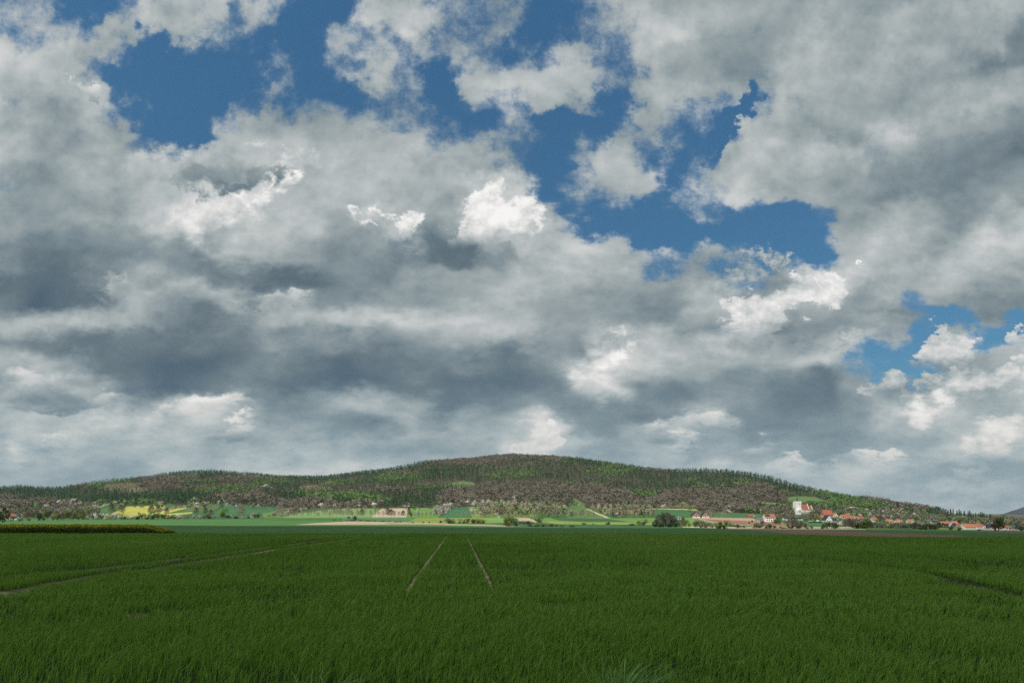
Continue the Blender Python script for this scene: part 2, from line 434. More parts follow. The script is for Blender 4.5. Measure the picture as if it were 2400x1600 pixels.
def ground_z(X, Y):
    X = np.asarray(X, float); Y = np.asarray(Y, float)
    Yc = np.maximum(Y, 2.0)
    return EYE + zprofile(1200 + FPX * X / Yc, Yc)

_YL = np.concatenate([np.arange(2, 30, 0.25), np.arange(30, 110, 1.0), np.arange(110, 3600, 4.0)])
def hit(px, py):
    """first ground point met by the ray through photo pixel (px, py)"""
    Z = zprofile(np.full(len(_YL), float(px)), _YL)
    rows = HOR - FPX * Z / _YL
    i = np.argmax(rows <= py)
    if rows[i] > py: i = len(_YL) - 1
    if i > 0 and rows[i - 1] != rows[i]:
        t = (rows[i - 1] - py) / (rows[i - 1] - rows[i])
        Y = _YL[i - 1] + (_YL[i] - _YL[i - 1]) * min(max(t, 0), 1)
    else: Y = _YL[i]
    X = (px - 1200) / FPX * Y
    return X, Y, float(ground_z(X, Y))

def inpoly(px, py, poly):
    res = np.zeros(px.shape, bool)
    n_ = len(poly)
    for i in range(n_):
        x0, y0 = poly[i]; x1, y1 = poly[(i + 1) % n_]
        if y0 == y1: continue
        c = ((y0 > py) != (y1 > py)) & (px < (x1 - x0) * (py - y0) / (y1 - y0) + x0)
        res ^= c
    return res

# crops and meadows: outline seen in the photograph, colour of the crop itself
GREEN = (0.075, 0.165, 0.048); TEAL = (0.062, 0.130, 0.060); FRESH = (0.13, 0.22, 0.070); LIME = (0.22, 0.28, 0.065)
RAPE = (0.44, 0.43, 0.10); TAN = (0.47, 0.37, 0.25); SOIL = (0.27, 0.17, 0.115); STRAW = (0.52, 0.44, 0.27); SCRUB = (0.20, 0.21, 0.10)
FIELDS = [
    ([(-900, 1235), (3300, 1247), (3300, 1160), (-900, 1160)], GREEN),
    ([(-900, 1300), (3300, 1300), (3300, 1245), (1700, 1243), (1200, 1240), (700, 1239), (-900, 1239)], (0.080, 0.168, 0.058)),
    ([(-900, 1232), (800, 1232), (1100, 1228.5), (1100, 1224), (700, 1220), (500, 1216), (-900, 1217)], (0.085, 0.19, 0.062)),
    ([(-900, 1227.2), (800, 1229), (800, 1227.5), (-900, 1225.8)], (0.11, 0.20, 0.06)),
    ([(690, 1229.0), (745, 1224.8), (820, 1221.2), (905, 1221.8), (1000, 1224.5), (1055, 1226.0), (1048, 1229.2), (900, 1228.6)], TAN),
    ([(900, 1226.0), (1200, 1229), (1235, 1233.0), (1190, 1233.3), (1050, 1230.2), (900, 1228.2)], (0.40, 0.33, 0.22)),
    ([(905, 1225.2), (1040, 1227.5), (1040, 1228.4), (905, 1226.4)], (0.2, 0.13, 0.10)),
    ([(800, 1221), (800, 1212), (975, 1212), (965, 1223), (900, 1221)], (0.10, 0.20, 0.085)),
    ([(957, 1224), (975, 1212.5), (1140, 1213), (1140, 1225)], LIME),
    ([(1136, 1225), (1136, 1213), (1180, 1213), (1200, 1224)], (0.19, 0.32, 0.09)),
    ([(1140, 1226.5), (1240, 1224), (1330, 1226), (1320, 1233), (1190, 1232)], TEAL),
    ([(1208, 1213), (1240, 1213), (1262, 1223), (1220, 1222)], TAN),
    ([(1268, 1213), (1535, 1213), (1535, 1230), (1300, 1227), (1262, 1223)], (0.15, 0.25, 0.075)),
    ([(1290, 1213.5), (1420, 1214), (1480, 1223), (1380, 1222), (1310, 1219)], TEAL),
    ([(1280, 1221.5), (1530, 1225.5), (1530, 1230), (1300, 1227)], (0.25, 0.32, 0.07)),
    ([(1400, 1228), (1540, 1229.5), (1540, 1236), (1200, 1235), (1200, 1233)], TEAL),
    # foot of the hill, left to right
    ([(80, 1211), (95, 1203), (125, 1192), (150, 1180), (175, 1180), (180, 1190), (215, 1192), (215, 1200), (130, 1212)], (0.08, 0.17, 0.07)),
    ([(240, 1214), (262, 1203), (285, 1193), (300, 1186), (385, 1185), (388, 1190), (350, 1200), (345, 1212)], RAPE),
    ([(352, 1206), (360, 1201), (395, 1193), (440, 1187), (432, 1192), (400, 1200), (385, 1206)], RAPE),
    ([(385, 1211), (392, 1203), (450, 1199), (452, 1203), (420, 1209)], RAPE),
    ([(430, 1197), (445, 1184), (520, 1179), (512, 1192)], (0.13, 0.17, 0.07)),
    ([(400, 1215), (420, 1206), (500, 1196), (522, 1182), (560, 1179.5), (600, 1183), (650, 1189), (650, 1213), (500, 1217)], TEAL),
    ([(500, 1210), (522, 1184), (560, 1180.5), (595, 1184), (640, 1190), (648, 1196), (600, 1203)], (0.068, 0.158, 0.070)),
    ([(600, 1204), (650, 1197), (700, 1194), (700, 1213), (560, 1213)], FRESH),
    ([(660, 1213), (700, 1202), (760, 1195), (800, 1192), (832, 1190), (900, 1190), (890, 1213)], (0.20, 0.31, 0.11)),
    ([(870, 1212), (893, 1191), (958, 1190), (952, 1212)], (0.50, 0.41, 0.27)),
    ([(952, 1212), (960, 1189.5), (1035, 1189), (1030, 1212)], (0.15, 0.27, 0.07)),
    ([(1030, 1213), (1050, 1192), (1072, 1188), (1095, 1188), (1108, 1212)], (0.068, 0.170, 0.078)),
    ([(1108, 1213), (1098, 1188), (1130, 1185), (1260, 1184), (1260, 1213)], (0.20, 0.27, 0.09)),
    ([(1120, 1198), (1200, 1197), (1200, 1199), (1120, 1200)], STRAW),
    ([(1325, 1213), (1330, 1194), (1340, 1182), (1332, 1168), (1345, 1166), (1372, 1180), (1372, 1192), (1425, 1213)], (0.115, 0.185, 0.065)),
    ([(1372, 1192), (1380, 1193), (1430, 1213), (1420, 1213)], STRAW),
    ([(1515, 1192), (1600, 1193), (1720, 1200), (1770, 1203), (1790, 1214), (1700, 1215), (1620, 1214), (1535, 1215)], (0.068, 0.160, 0.062)),
    ([(1590, 1193), (1592, 1180), (1600, 1174), (1622, 1187), (1640, 1197)], (0.22, 0.30, 0.09)),
    ([(1516, 1192), (1516, 1190.6), (1640, 1193), (1640, 1194.6)], STRAW),
    ([(1620, 1214), (1640, 1210.5), (1770, 1214), (1800, 1219), (1830, 1223), (1860, 1233), (1760, 1232), (1690, 1229), (1650, 1220)], (0.42, 0.29, 0.19)),
    ([(1640, 1215.5), (1740, 1219.5), (1830, 1226), (1900, 1234), (1790, 1233), (1700, 1226)], SOIL),
    ([(1605, 1213), (1620, 1213), (1650, 1220), (1690, 1229), (1690, 1236), (1605, 1234)], (0.16, 0.28, 0.08)),
    ([(1600, 1233), (1800, 1235.5), (1800, 1238), (1700, 1238), (1600, 1235)], STRAW),
    ([(1790, 1232), (1880, 1234), (2000, 1234), (2000, 1238.6), (1790, 1237)], (0.42, 0.36, 0.24)),
    ([(1890, 1223), (1940, 1224), (1990, 1228), (1990, 1232.5), (1880, 1232)], (0.07, 0.16, 0.07)),
    ([(1700, 1237.0), (2000, 1238.2), (2140, 1237.6), (2140, 1241), (2000, 1241), (1700, 1239)], STRAW),
    ([(2030, 1238.6), (2140, 1238.2), (2140, 1240.8), (2030, 1240.8)], (0.12, 0.25, 0.06)),
    ([(2140, 1234), (2255, 1236), (2255, 1243), (2140, 1242)], (0.2, 0.28, 0.09)),
    ([(2252, 1236), (2420, 1238), (3300, 1240), (3300, 1244), (2400, 1243), (2252, 1241)], (0.58, 0.50, 0.34)),
    ([(2160, 1240.8), (2380, 1242.4), (2380, 1243.6), (2160, 1242.8)], (0.14, 0.25, 0.07)),
    # brown strip in the dark fields on the right
    ([(1715, 1239.3), (1800, 1239.0), (1900, 1241.5), (2080, 1248.5), (2250, 1253.5), (2260, 1257.5), (2000, 1256.5), (1850, 1250), (1790, 1244)], (0.24, 0.155, 0.105)),
    ([(2270, 1243.3), (2420, 1244.0), (3300, 1246), (3300, 1250), (2420, 1249.0), (2330, 1246.5)], (0.22, 0.15, 0.11)),
    # clearings on the hill
    ([(1842, 1166), (1858, 1163), (1880, 1162), (1912, 1164), (1925, 1170), (1945, 1176), (1950, 1184), (1920, 1187), (1880, 1187), (1846, 1182)], (0.115, 0.19, 0.062)),
    ([(1775, 1174), (1820, 1178), (1846, 1182), (1850, 1192), (1800, 1190), (1775, 1184)], (0.13, 0.22, 0.07)),
    ([(1964, 1190), (2000, 1188), (2032, 1194), (2034, 1208), (1990, 1208), (1966, 1200)], (0.15, 0.28, 0.07)),
    ([(1966, 1187.5), (1995, 1186), (2032, 1192), (2032, 1194.4), (1998, 1189.5), (1968, 1190)], STRAW),
    ([(236, 1138), (262, 1134), (300, 1131), (332, 1134), (326, 1145), (300, 1149), (268, 1148), (250, 1152)], (0.125, 0.135, 0.07)),
    ([(275, 1152), (320, 1142), (350, 1146), (330, 1153)], (0.19, 0.18, 0.10)),
    ([(1040, 1138), (1060, 1130), (1085, 1127), (1110, 1130), (1114, 1140), (1080, 1146)], (0.12, 0.18, 0.075)),
    ([(700, 1140), (740, 1136), (760, 1142), (720, 1152)], (0.14, 0.155, 0.08)),
]
FOREST_FLOOR = (0.085, 0.075, 0.05)

def forest_edge(px):
    """row where the forest begins (lower edge), as seen in the photograph"""
    return np.interp(px, [-900, 0, 90, 160, 250, 300, 400, 450, 520, 600, 700, 800, 900, 960, 1035, 1060, 1100, 1200, 1330, 1372, 1430, 1520, 1600, 1640, 1700, 1780, 1850, 1900, 1960, 2050, 2150, 2200, 2400, 3300],
                     [1208, 1204, 1196, 1178, 1184, 1184, 1181, 1184, 1180, 1184, 1192, 1190, 1190, 1189, 1190, 1188, 1187, 1186, 1185, 1190, 1192, 1190, 1190, 1197, 1200, 1203, 1205, 1210, 1208, 1210, 1214, 1216, 1222, 1222])

def cover(px, py, Y):
    col = np.empty(px.shape + (3,)); col[:] = GREEN
    near = Y < near_edge(px)
    wob = (fbm(px / 9., py / 2.0, 3, 21) - 0.5) * 1.4
    wobx = (fbm(px / 5., py / 5.0, 3, 22) - 0.5) * 5
    for poly, c in FIELDS:
        if poly[0][0] == -900 and len(poly) < 7: mk = inpoly(px, py, poly)
        else: mk = inpoly(px + wobx, py + wob * 0.5, poly)
        col[mk] = c
    rd = np.interp(px, *RD)
    fl = (py + wob * 3 < forest_edge(px)) & (Y > 1000)
    clear = np.zeros(px.shape, bool)
    for poly, c in FIELDS[-8:] + [f for f in FIELDS if f[0][0] in ((80, 1211), (1325, 1213), (1590, 1193))]:
        clear |= inpoly(px + wobx, py + wob, poly)
    col[fl & ~clear] = FOREST_FLOOR
    forest = fl & ~clear
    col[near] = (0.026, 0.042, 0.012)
    return col, forest

def make_ground():
    cols_px = np.concatenate([[-3200, -2600, -2000, -1500], np.arange(-1000, -60, 12.), np.arange(-60, 2460, 1.6), np.arange(2460, 3400, 12.), [3900, 4400, 5000, 5600]])
    dist = np.concatenate([np.geomspace(3.0, 105, 260), np.arange(107, 240, 1.2), np.arange(240, 900, 2.6), np.arange(900, 1900, 5.), np.arange(1900, 3700, 10.)])
    PX, YY = np.meshgrid(cols_px, dist)
    pc = np.clip(PX, -900, 3300)
    Z = zprofile(pc, YY)
    X = (PX - 1200) / FPX * YY
    PY = HOR - FPX * Z / YY
    col, forest = cover(pc, PY, YY)
    verts = np.stack([X, YY, EYE + Z], -1).reshape(-1, 3)
    nr, nc = PX.shape
    idx = np.arange(nr * nc).reshape(nr, nc)
    f = np.stack([idx[:-1, :-1], idx[:-1, 1:], idx[1:, 1:], idx[1:, :-1]], -1).reshape(-1, 4)
    # behind and beside the viewer, and the plain beyond the hills out to the horizon
    xl, xr = X[0, 0], X[0, -1]
    base = len(verts)
    zb = EYE - 1.7
    extra = [(-6000, -6000, zb), (6000, -6000, zb), (xr, 3.0, verts[nc - 1, 2]), (xl, 3.0, verts[0, 2])]
    verts = np.vstack([verts, extra])
    f = np.vstack([f, [[base, base + 1, nc - 1, 0]]])
    # far apron: one strip from the last row to the horizon
    last = idx[-1]
    b2 = len(verts)
    far = verts[last] * [3.1, 3.1, 1]; far[:, 2] = np.minimum(far[:, 2], -22)
    verts = np.vstack([verts, far])
    fi = np.arange(nc) + b2
    f = np.vstack([f, np.stack([last[:-1], last[1:], fi[1:], fi[:-1]], -1)])
    ca = np.ones((len(verts), 4)); ca[:, :3] = GREEN
    ca[:nr * nc, :3] = col.reshape(-1, 3)
    ca[base:base + 4, :3] = (0.03, 0.06, 0.014)
    def build(n, b):
        at = n.new('ShaderNodeAttribute', attribute_name='cover')
        tc = n.new('ShaderNodeNewGeometry')
        P = tc.outputs['Position']
        f1, _ = n.noise(P, 0.35, 5, 0.6)
        f2, _ = n.noise(P, 0.02, 5, 0.6)
        # drilling rows stretch along the fields
        mp = n.new('ShaderNodeMapping'); mp.inputs['Scale'].default_value = (0.03, 0.35, 0.1)
        mp.inputs['Rotation'].default_value = (0, 0, R(8))
        n.nt.links.new(P, mp.inputs[0])
        f3, _ = n.noise(mp.outputs[0], 0.6, 3, 0.5)
        g, _ = n.noise(P, 6.0, 6, 0.7)
        k = n.m('ADD', n.m('MULTIPLY', f1, 0.30), n.m('ADD', n.m('MULTIPLY', f2, 0.75), n.m('ADD', n.m('MULTIPLY', f3, 0.45), n.m('MULTIPLY', g, 0.35))))
        c = n.vm('SCALE', at.outputs['Color'], s=n.m('ADD', k, 0.08))
        n.nt.links.new(c, b.inputs['Base Color'])
        bp = n.new('ShaderNodeBump'); bp.inputs['Strength'].default_value = 0.6; bp.inputs['Distance'].default_value = 0.25
        n.nt.links.new(g, bp.inputs['Height']); n.nt.links.new(bp.outputs[0], b.inputs['Normal'])
    m = material('soil_and_crops', build, 0.95, 0.05)
    me = np_mesh('ground', verts, f, m, True, {'cover': ('FLOAT_COLOR', 'POINT', ca)})
    o = link('ground', me)
    tag(o, 'wide green farmland rising into a long wooded hill', None, None, 'structure')
    return o

def make_far_hill():
    px = np.arange(2270, 3600, 6.)
    d = np.linspace(7000, 9000, 24)
    PX, D = np.meshgrid(px, d)
    ry = np.interp(PX, [2270, 2320, 2335, 2370, 2400, 2600, 3000, 3600], [1222, 1213, 1208, 1197, 1187, 1138, 1100, 1130])
    t = np.clip((D - 7000) / 1100, 0, 1); t = t * t * (3 - 2 * t)
    top = (HOR - ry) / FPX * 8100
    Z = -150 + (top + 150) * t - np.clip((D - 8100) / 900, 0, 1) * 220
    Z += (fbm(PX / 7., D / 90., 4, 5) - 0.5) * 18
    X = (PX - 1200) / FPX * D
    v = np.stack([X, D, EYE + Z], -1).reshape(-1, 3)
    nr, nc = PX.shape
    idx = np.arange(nr * nc).reshape(nr, nc)
    f = np.stack([idx[:-1, :-1], idx[:-1, 1:], idx[1:, 1:], idx[1:, :-1]], -1).reshape(-1, 4)
    def build(n, b):
        g = n.new('ShaderNodeNewGeometry')
        a, _ = n.noise(g.outputs['Position'], 0.006, 6, 0.65)
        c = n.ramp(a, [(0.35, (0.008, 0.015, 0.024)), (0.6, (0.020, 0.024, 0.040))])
        n.nt.links.new(c, b.inputs['Base Color'])
    o = link('mountain', np_mesh('mountain', v, f, material('distant_forest', build), True))
    tag(o, 'distant dark blue wooded mountain at the right edge', None, None, 'structure')

# ================================================================ foliage materials
def foliage_mat(name, stops, attr='tint', rough=0.75, spec=0.12, objrand=False, scale=0.5, trans=0.0):
    """colour of leaves or twigs: varies from plant to plant and from clump to clump"""
    def build(n, b):
        if objrand:
            oi = n.new('ShaderNodeObjectInfo')
            at = n.new('ShaderNodeAttribute', attribute_name=attr)
            f = n.m('ADD', n.m('MULTIPLY', oi.outputs['Random'], 0.45), n.m('MULTIPLY', at.outputs['Fac'], 0.55))
        else:
            at = n.new('ShaderNodeAttribute', attribute_name=attr)
            f = at.outputs['Fac']
        g = n.new('ShaderNodeNewGeometry')
        a, _ = n.noise(g.outputs['Position'], scale, 3, 0.6)
        f = n.m('ADD', f, n.m('MULTIPLY', n.m('SUBTRACT', a, 0.5), 0.5))
        c = n.ramp(f, stops)
        n.nt.links.new(c, b.inputs['Base Color'])
    return material(name, build, rough, spec)

def st(*cs):
    return [(i / (len(cs) - 1), c) for i, c in enumerate(cs)]
K = 1.0
FM = {
    'conifer': foliage_mat('conifer_needles', st((0.034, 0.083, 0.039), (0.051, 0.124, 0.049), (0.079, 0.166, 0.056)), scale=0.02),
    'larch': foliage_mat('young_leaves', st((0.077, 0.147, 0.046), (0.115, 0.205, 0.059), (0.179, 0.269, 0.083)), scale=0.02),
    'bare': foliage_mat('bare_twigs', st((0.123, 0.113, 0.080), (0.165, 0.148, 0.107), (0.215, 0.194, 0.143)), scale=0.02),
    'blossom': foliage_mat('blossom', st((0.357, 0.318, 0.246), (0.525, 0.471, 0.389), (0.590, 0.576, 0.533))),
    'birch': foliage_mat('pale_birch_twigs', st((0.256, 0.243, 0.141), (0.384, 0.346, 0.243), (0.461, 0.461, 0.256))),
    'scrub': foliage_mat('reddish_saplings', st((0.218, 0.166, 0.102), (0.307, 0.243, 0.154), (0.333, 0.333, 0.154))),
}
def plain(name, c, rough=0.85, var=0.25, scale=1.2, spec=0.1, vec='Object'):
    def build(n, b):
        tc = n.new('ShaderNodeTexCoord')
        a, _ = n.noise(tc.outputs[vec], scale, 5, 0.65)
        lo = tuple(x * (1 - var) for x in c); hi = tuple(min(1, x * (1 + var)) for x in c)
        n.nt.links.new(n.ramp(a, [(0.3, lo), (0.7, hi)]), b.inputs['Base Color'])
    return material(name, build, rough, spec)
BARK = plain('bark', (0.13, 0.105, 0.085), scale=6)
BARKPALE = plain('pale_bark', (0.42, 0.39, 0.34), scale=6)

# ================================================================ far trees as small leaf clumps
def tri_cloud(n, sampler, size, flat=0.0, r=rng):
    """n small triangles scattered by sampler(n) -> points; size = array or number"""
    p = sampler(n)
    # clumps face outwards from the heart of the crown, so each crown is lit as a rounded mass
    nn = p - np.array([0, 0, 0.42]); nn /= np.linalg.norm(nn, axis=1)[:, None] + 1e-6
    nn = nn + r.normal(0, 0.32, (n, 3)); nn /= np.linalg.norm(nn, axis=1)[:, None]
    a = np.cross(nn, r.normal(size=(n, 3))); a /= np.linalg.norm(a, axis=1)[:, None]
    b = np.cross(nn, a)
    s = np.broadcast_to(np.asarray(size, float), (n,))[:, None] * (0.7 + 0.6 * r.random((n, 1)))
    t = np.stack([p + a * s, p - a * s * 0.5 + b * s * 0.8, p - a * s * 0.5 - b * s * 0.8], 1)
    return t

def tpl_far_conifer(r, n=46, top=0.0, wid=0.17):
    def smp(m):
        h = top + (1 - top) * (r.random(m) ** 0.85)
        rad = wid * (1.02 - (h - top) / (1 - top + 1e-6)) ** (0.9 if top < 0.3 else 0.45) * np.sqrt(r.random(m)) * 1.1
        an = r.random(m) * 6.283
        return np.stack([rad * np.cos(an), rad * np.sin(an), h], 1)
    t = tri_cloud(n, smp, 0.062, r=r)
    # leader and stem
    st_ = np.array([[[-0.012, 0, 0], [0.012, 0, 0], [0, 0, 0.95]], [[0, -0.012, 0], [0, 0.012, 0], [0, 0, 0.95]]])
    return np.vstack([t, st_])

def tpl_far_round(r, n=60, w=0.42, lo=0.22, size=0.085, stem=0.02):
    lobes = np.stack([r.normal(0, w * 0.45, 5), r.normal(0, w * 0.45, 5), r.uniform(lo + 0.2, 0.8, 5)], 1)
    rad = r.uniform(0.16, 0.26, 5)
    def smp(m):
        k = r.integers(0, 5, m)
        d = r.normal(size=(m, 3)); d /= np.linalg.norm(d, axis=1)[:, None]
        q = lobes[k] + d * (rad[k] * (r.random(m) ** 0.4))[:, None]
        q[:, 2] = np.clip(q[:, 2], lo, 1.02)
        return q
    t = tri_cloud(n, smp, size, r=r)
    st_ = np.array([[[-stem, 0, 0], [stem, 0, 0], [0, 0, 0.7]], [[0, -stem, 0], [0, stem, 0], [0, 0, 0.7]]])
    return np.vstack([t, st_])

def spawn(name, tpls, X, Y, Z, H, W, mat, label, cat):
    """one mesh holding a whole wood; tpls = unit templates (T,3,3)"""
    n = len(X)
    r = rng
    which = r.integers(0, len(tpls), n)
    parts, tints = [], []
    yaw = r.random(n) * 6.283
    tint = r.random(n)
    lean = r.normal(0, 0.03, (n, 2))
    for k, t in enumerate(tpls):
        i = np.nonzero(which == k)[0]
        if len(i) == 0: continue
        T = t.reshape(-1, 3)
        c, s = np.cos(yaw[i])[:, None], np.sin(yaw[i])[:, None]
        x = (T[None, :, 0] * c - T[None, :, 1] * s) * W[i][:, None] + X[i][:, None] + lean[i, 0][:, None] * T[None, :, 2] * H[i][:, None]
        y = (T[None, :, 0] * s + T[None, :, 1] * c) * W[i][:, None] + Y[i][:, None]
        z = T[None, :, 2] * H[i][:, None] + Z[i][:, None]
        parts.append(np.stack([x, y, z], -1).reshape(-1, 3))
        ct = r.random((len(i), len(t))) * 0.25 + tint[i][:, None] * 0.75
        tints.append(np.repeat(ct.reshape(-1), 3))
    v = np.vstack(parts)
    f = np.arange(len(v)).reshape(-1, 3)
    me = np_mesh(name, v, f, mat, False, {'tint': ('FLOAT', 'POINT', np.concatenate(tints))})
    o = link(name, me)
    tag(o, label, cat, None, 'stuff')
    return o

ZONES = [  # where each kind grows, as seen in the photograph: x, y, half width, half height, kind, weight
    *[(x, y, a, b, 'conifer', 1.6) for x, y, a, b in [(80, 1153, 140, 13), (250, 1168, 160, 11), (420, 1163, 50, 22), (420, 1112, 60, 7), (600, 1114, 60, 7),
      (660, 1152, 45, 20), (575, 1176, 40, 12), (720, 1120, 90, 7), (830, 1113, 70, 11), (930, 1168, 60, 14), (1003, 1180, 20, 18), (1090, 1113, 70, 15),
      (1280, 1113, 120, 18), (1480, 1128, 120, 22), (1620, 1115, 90, 16), (1720, 1112, 90, 12), (1815, 1135, 40, 14), (1860, 1148, 50, 8), (1718, 1148, 14, 9), (1000, 1128, 60, 10)]],
    *[(x, y, a, b, 'larch', 1.8) for x, y, a, b in [(510, 1153, 60, 12), (330, 1190, 70, 7), (630, 1132, 40, 7), (950, 1123, 80, 9), (1180, 1117, 60, 9), (1240, 1107, 60, 12),
      (1420, 1113, 60, 16), (1520, 1165, 45, 8), (1640, 1125, 45, 12), (860, 1165, 40, 8), (760, 1168, 40, 9), (1930, 1188, 110, 10), (2030, 1190, 60, 9), (1990, 1168, 70, 7), (880, 1180, 40, 6), (1880, 1190, 60, 6), (700, 1158, 20, 8)]],
    *[(x, y, a, b, 'bare', 1.5) for x, y, a, b in [(370, 1132, 50, 10), (530, 1125, 90, 8), (570, 1168, 70, 13), (700, 1183, 90, 11), (60, 1186, 80, 14), (1080, 1084, 130, 6), (1200, 1074, 130, 8),
      (980, 1108, 40, 6), (900, 1152, 60, 7), (1060, 1172, 110, 16), (1150, 1158, 100, 12), (1300, 1172, 110, 16), (1450, 1176, 110, 16), (1700, 1172, 130, 22), (1800, 1158, 90, 16),
      (1600, 1162, 60, 13), (1560, 1104, 60, 5), (2110, 1188, 120, 16), (2040, 1170, 60, 5), (1230, 1134, 60, 7), (850, 1186, 70, 6), (1850, 1195, 80, 10), (640, 1118, 60, 6), (1350, 1150, 80, 8)]],
    *[(x, y, a, b, 'blossom', w) for x, y, a, b, w in [(570, 1146, 16, 6, 1.5), (640, 1143, 36, 7, 1.3), (450, 1151, 14, 8, 1.3), (660, 1182, 50, 10, 1.3), (100, 1178, 50, 8, 0.7), (960, 1157, 26, 7, 1.2), (868, 1172, 10, 9, 1.4),
      (720, 1173, 30, 10, 1.0), (1120, 1186, 50, 7, 1.2), (1205, 1185, 30, 7, 1.2), (1610, 1176, 20, 7, 1.3), (452, 1180, 20, 9, 1.1), (527, 1183, 14, 8, 1.2), (1880, 1180, 0.1, 0.1, 0), (180, 1186, 40, 6, 0.8), (760, 1152, 20, 6, 0.9), (2090, 1208, 90, 8, 0.9), (1640, 1190, 60, 6, 0.5)]],
]

def kinds_at(px, py):
    n1 = fbm(px / 62., py / 13., 3, 41)
    sc_ = {'conifer': 0.5 + (n1 - 0.5) * 2.2, 'larch': 0.50 + (fbm(px / 45., py / 11., 3, 47) - 0.5) * 2.0,
           'bare': 0.30 - (n1 - 0.5) * 2.2, 'blossom': np.where(py > 1140, -0.12, -0.5), 'birch': np.full(px.shape, -0.5)}
    for cx, cy, a, b, k, w in ZONES:
        d = ((px - cx) / a) ** 2 + ((py - cy) / b) ** 2
        sc_[k] = sc_[k] + w * np.exp(-d ** 1.5 * 0.9)
    names = ['conifer', 'larch', 'bare', 'blossom', 'birch']
    M = np.stack([sc_[k] for k in names], 0)
    M = M + rng.gumbel(0, 0.13, M.shape)
    return np.array(names)[np.argmax(M, 0)]

GROVES = [  # lower woods: outline, kinds with weights, tree height
    ([(1128, 1213), (1128, 1196), (1170, 1190), (1320, 1190), (1330, 1213)], [('birch', 0.7), ('larch', 0.12), ('bare', 0.12), ('blossom', 0.06)], 15),
    ([(1380, 1197), (1525, 1194), (1532, 1214), (1428, 1214)], [('birch', 0.55), ('bare', 0.3), ('larch', 0.1), ('blossom', 0.05)], 14),
    ([(640, 1213), (655, 1204), (700, 1192), (745, 1190), (700, 1202)], [('blossom', 0.45), ('bare', 0.55)], 9),
    ([(1512, 1190), (1512, 1182), (1600, 1184), (1680, 1190), (1640, 1193)], [('scrub', 1.0)], 6),
    ([(1690, 1200), (1780, 1203), (1800, 1212), (1850, 1212), (1925, 1218), (1925, 1200), (1850, 1196), (1780, 1196), (1690, 1192)], [('bare', 0.62), ('conifer', 0.13), ('larch', 0.15), ('blossom', 0.1)], 12),
    ([(1905, 1207), (2040, 1212), (2140, 1222), (2260, 1228), (2400, 1233), (3000, 1234), (3000, 1226), (2400, 1226), (2200, 1216), (1990, 1196), (1905, 1192)], [('bare', 0.55), ('blossom', 0.17), ('larch', 0.2), ('conifer', 0.08)], 11),
    ([(2030, 1237), (2030, 1216), (2150, 1224), (2262, 1228), (2262, 1240), (2150, 1240)], [('bare', 0.4), ('blossom', 0.3), ('larch', 0.3)], 5.5),
    ([(1790, 1214), (1860, 1212), (1925, 1217), (1925, 1221), (1890, 1223), (1830, 1222)], [('bare', 0.6), ('birch', 0.2), ('larch', 0.2)], 8),
    ([(1965, 1232), (1960, 1219), (2035, 1220), (2035, 1236)], [('bare', 0.5), ('blossom', 0.25), ('larch', 0.25)], 7),
    ([(100, 1205), (120, 1192), (150, 1181), (215, 1181), (212, 1196), (160, 1204)], [('blossom', 0.4), ('bare', 0.6)], 7),
    ([(0, 1214), (-900, 1214), (-900, 1200), (90, 1195), (130, 1213)], [('bare', 0.6), ('blossom', 0.2), ('larch', 0.2)], 9),
    ([(135, 1213), (150, 1206), (225, 1196), (235, 1203), (225, 1214)], [('bare', 0.5), ('larch', 0.5)], 9),
    ([(213, 1190), (262, 1181), (272, 1183), (222, 1194)], [('blossom', 1.0)], 5),
    ([(350, 1202), (362, 1200), (444, 1183), (448, 1187)], [('blossom', 0.7), ('bare', 0.3)], 5),
    ([(1040, 1207), (1025, 1213), (1018, 1206), (1045, 1193), (1062, 1188), (1066, 1191)], [('blossom', 0.8), ('bare', 0.2)], 10),
    ([(1330, 1176), (1342, 1176), (1365, 1184), (1340, 1186)], [('blossom', 0.5), ('larch', 0.5)], 5),
    ([(1925, 1178), (2040, 1180), (2060, 1190), (1990, 1188), (1890, 1190), (1880, 1184)], [('larch', 0.7), ('bare', 0.3)], 9),
]

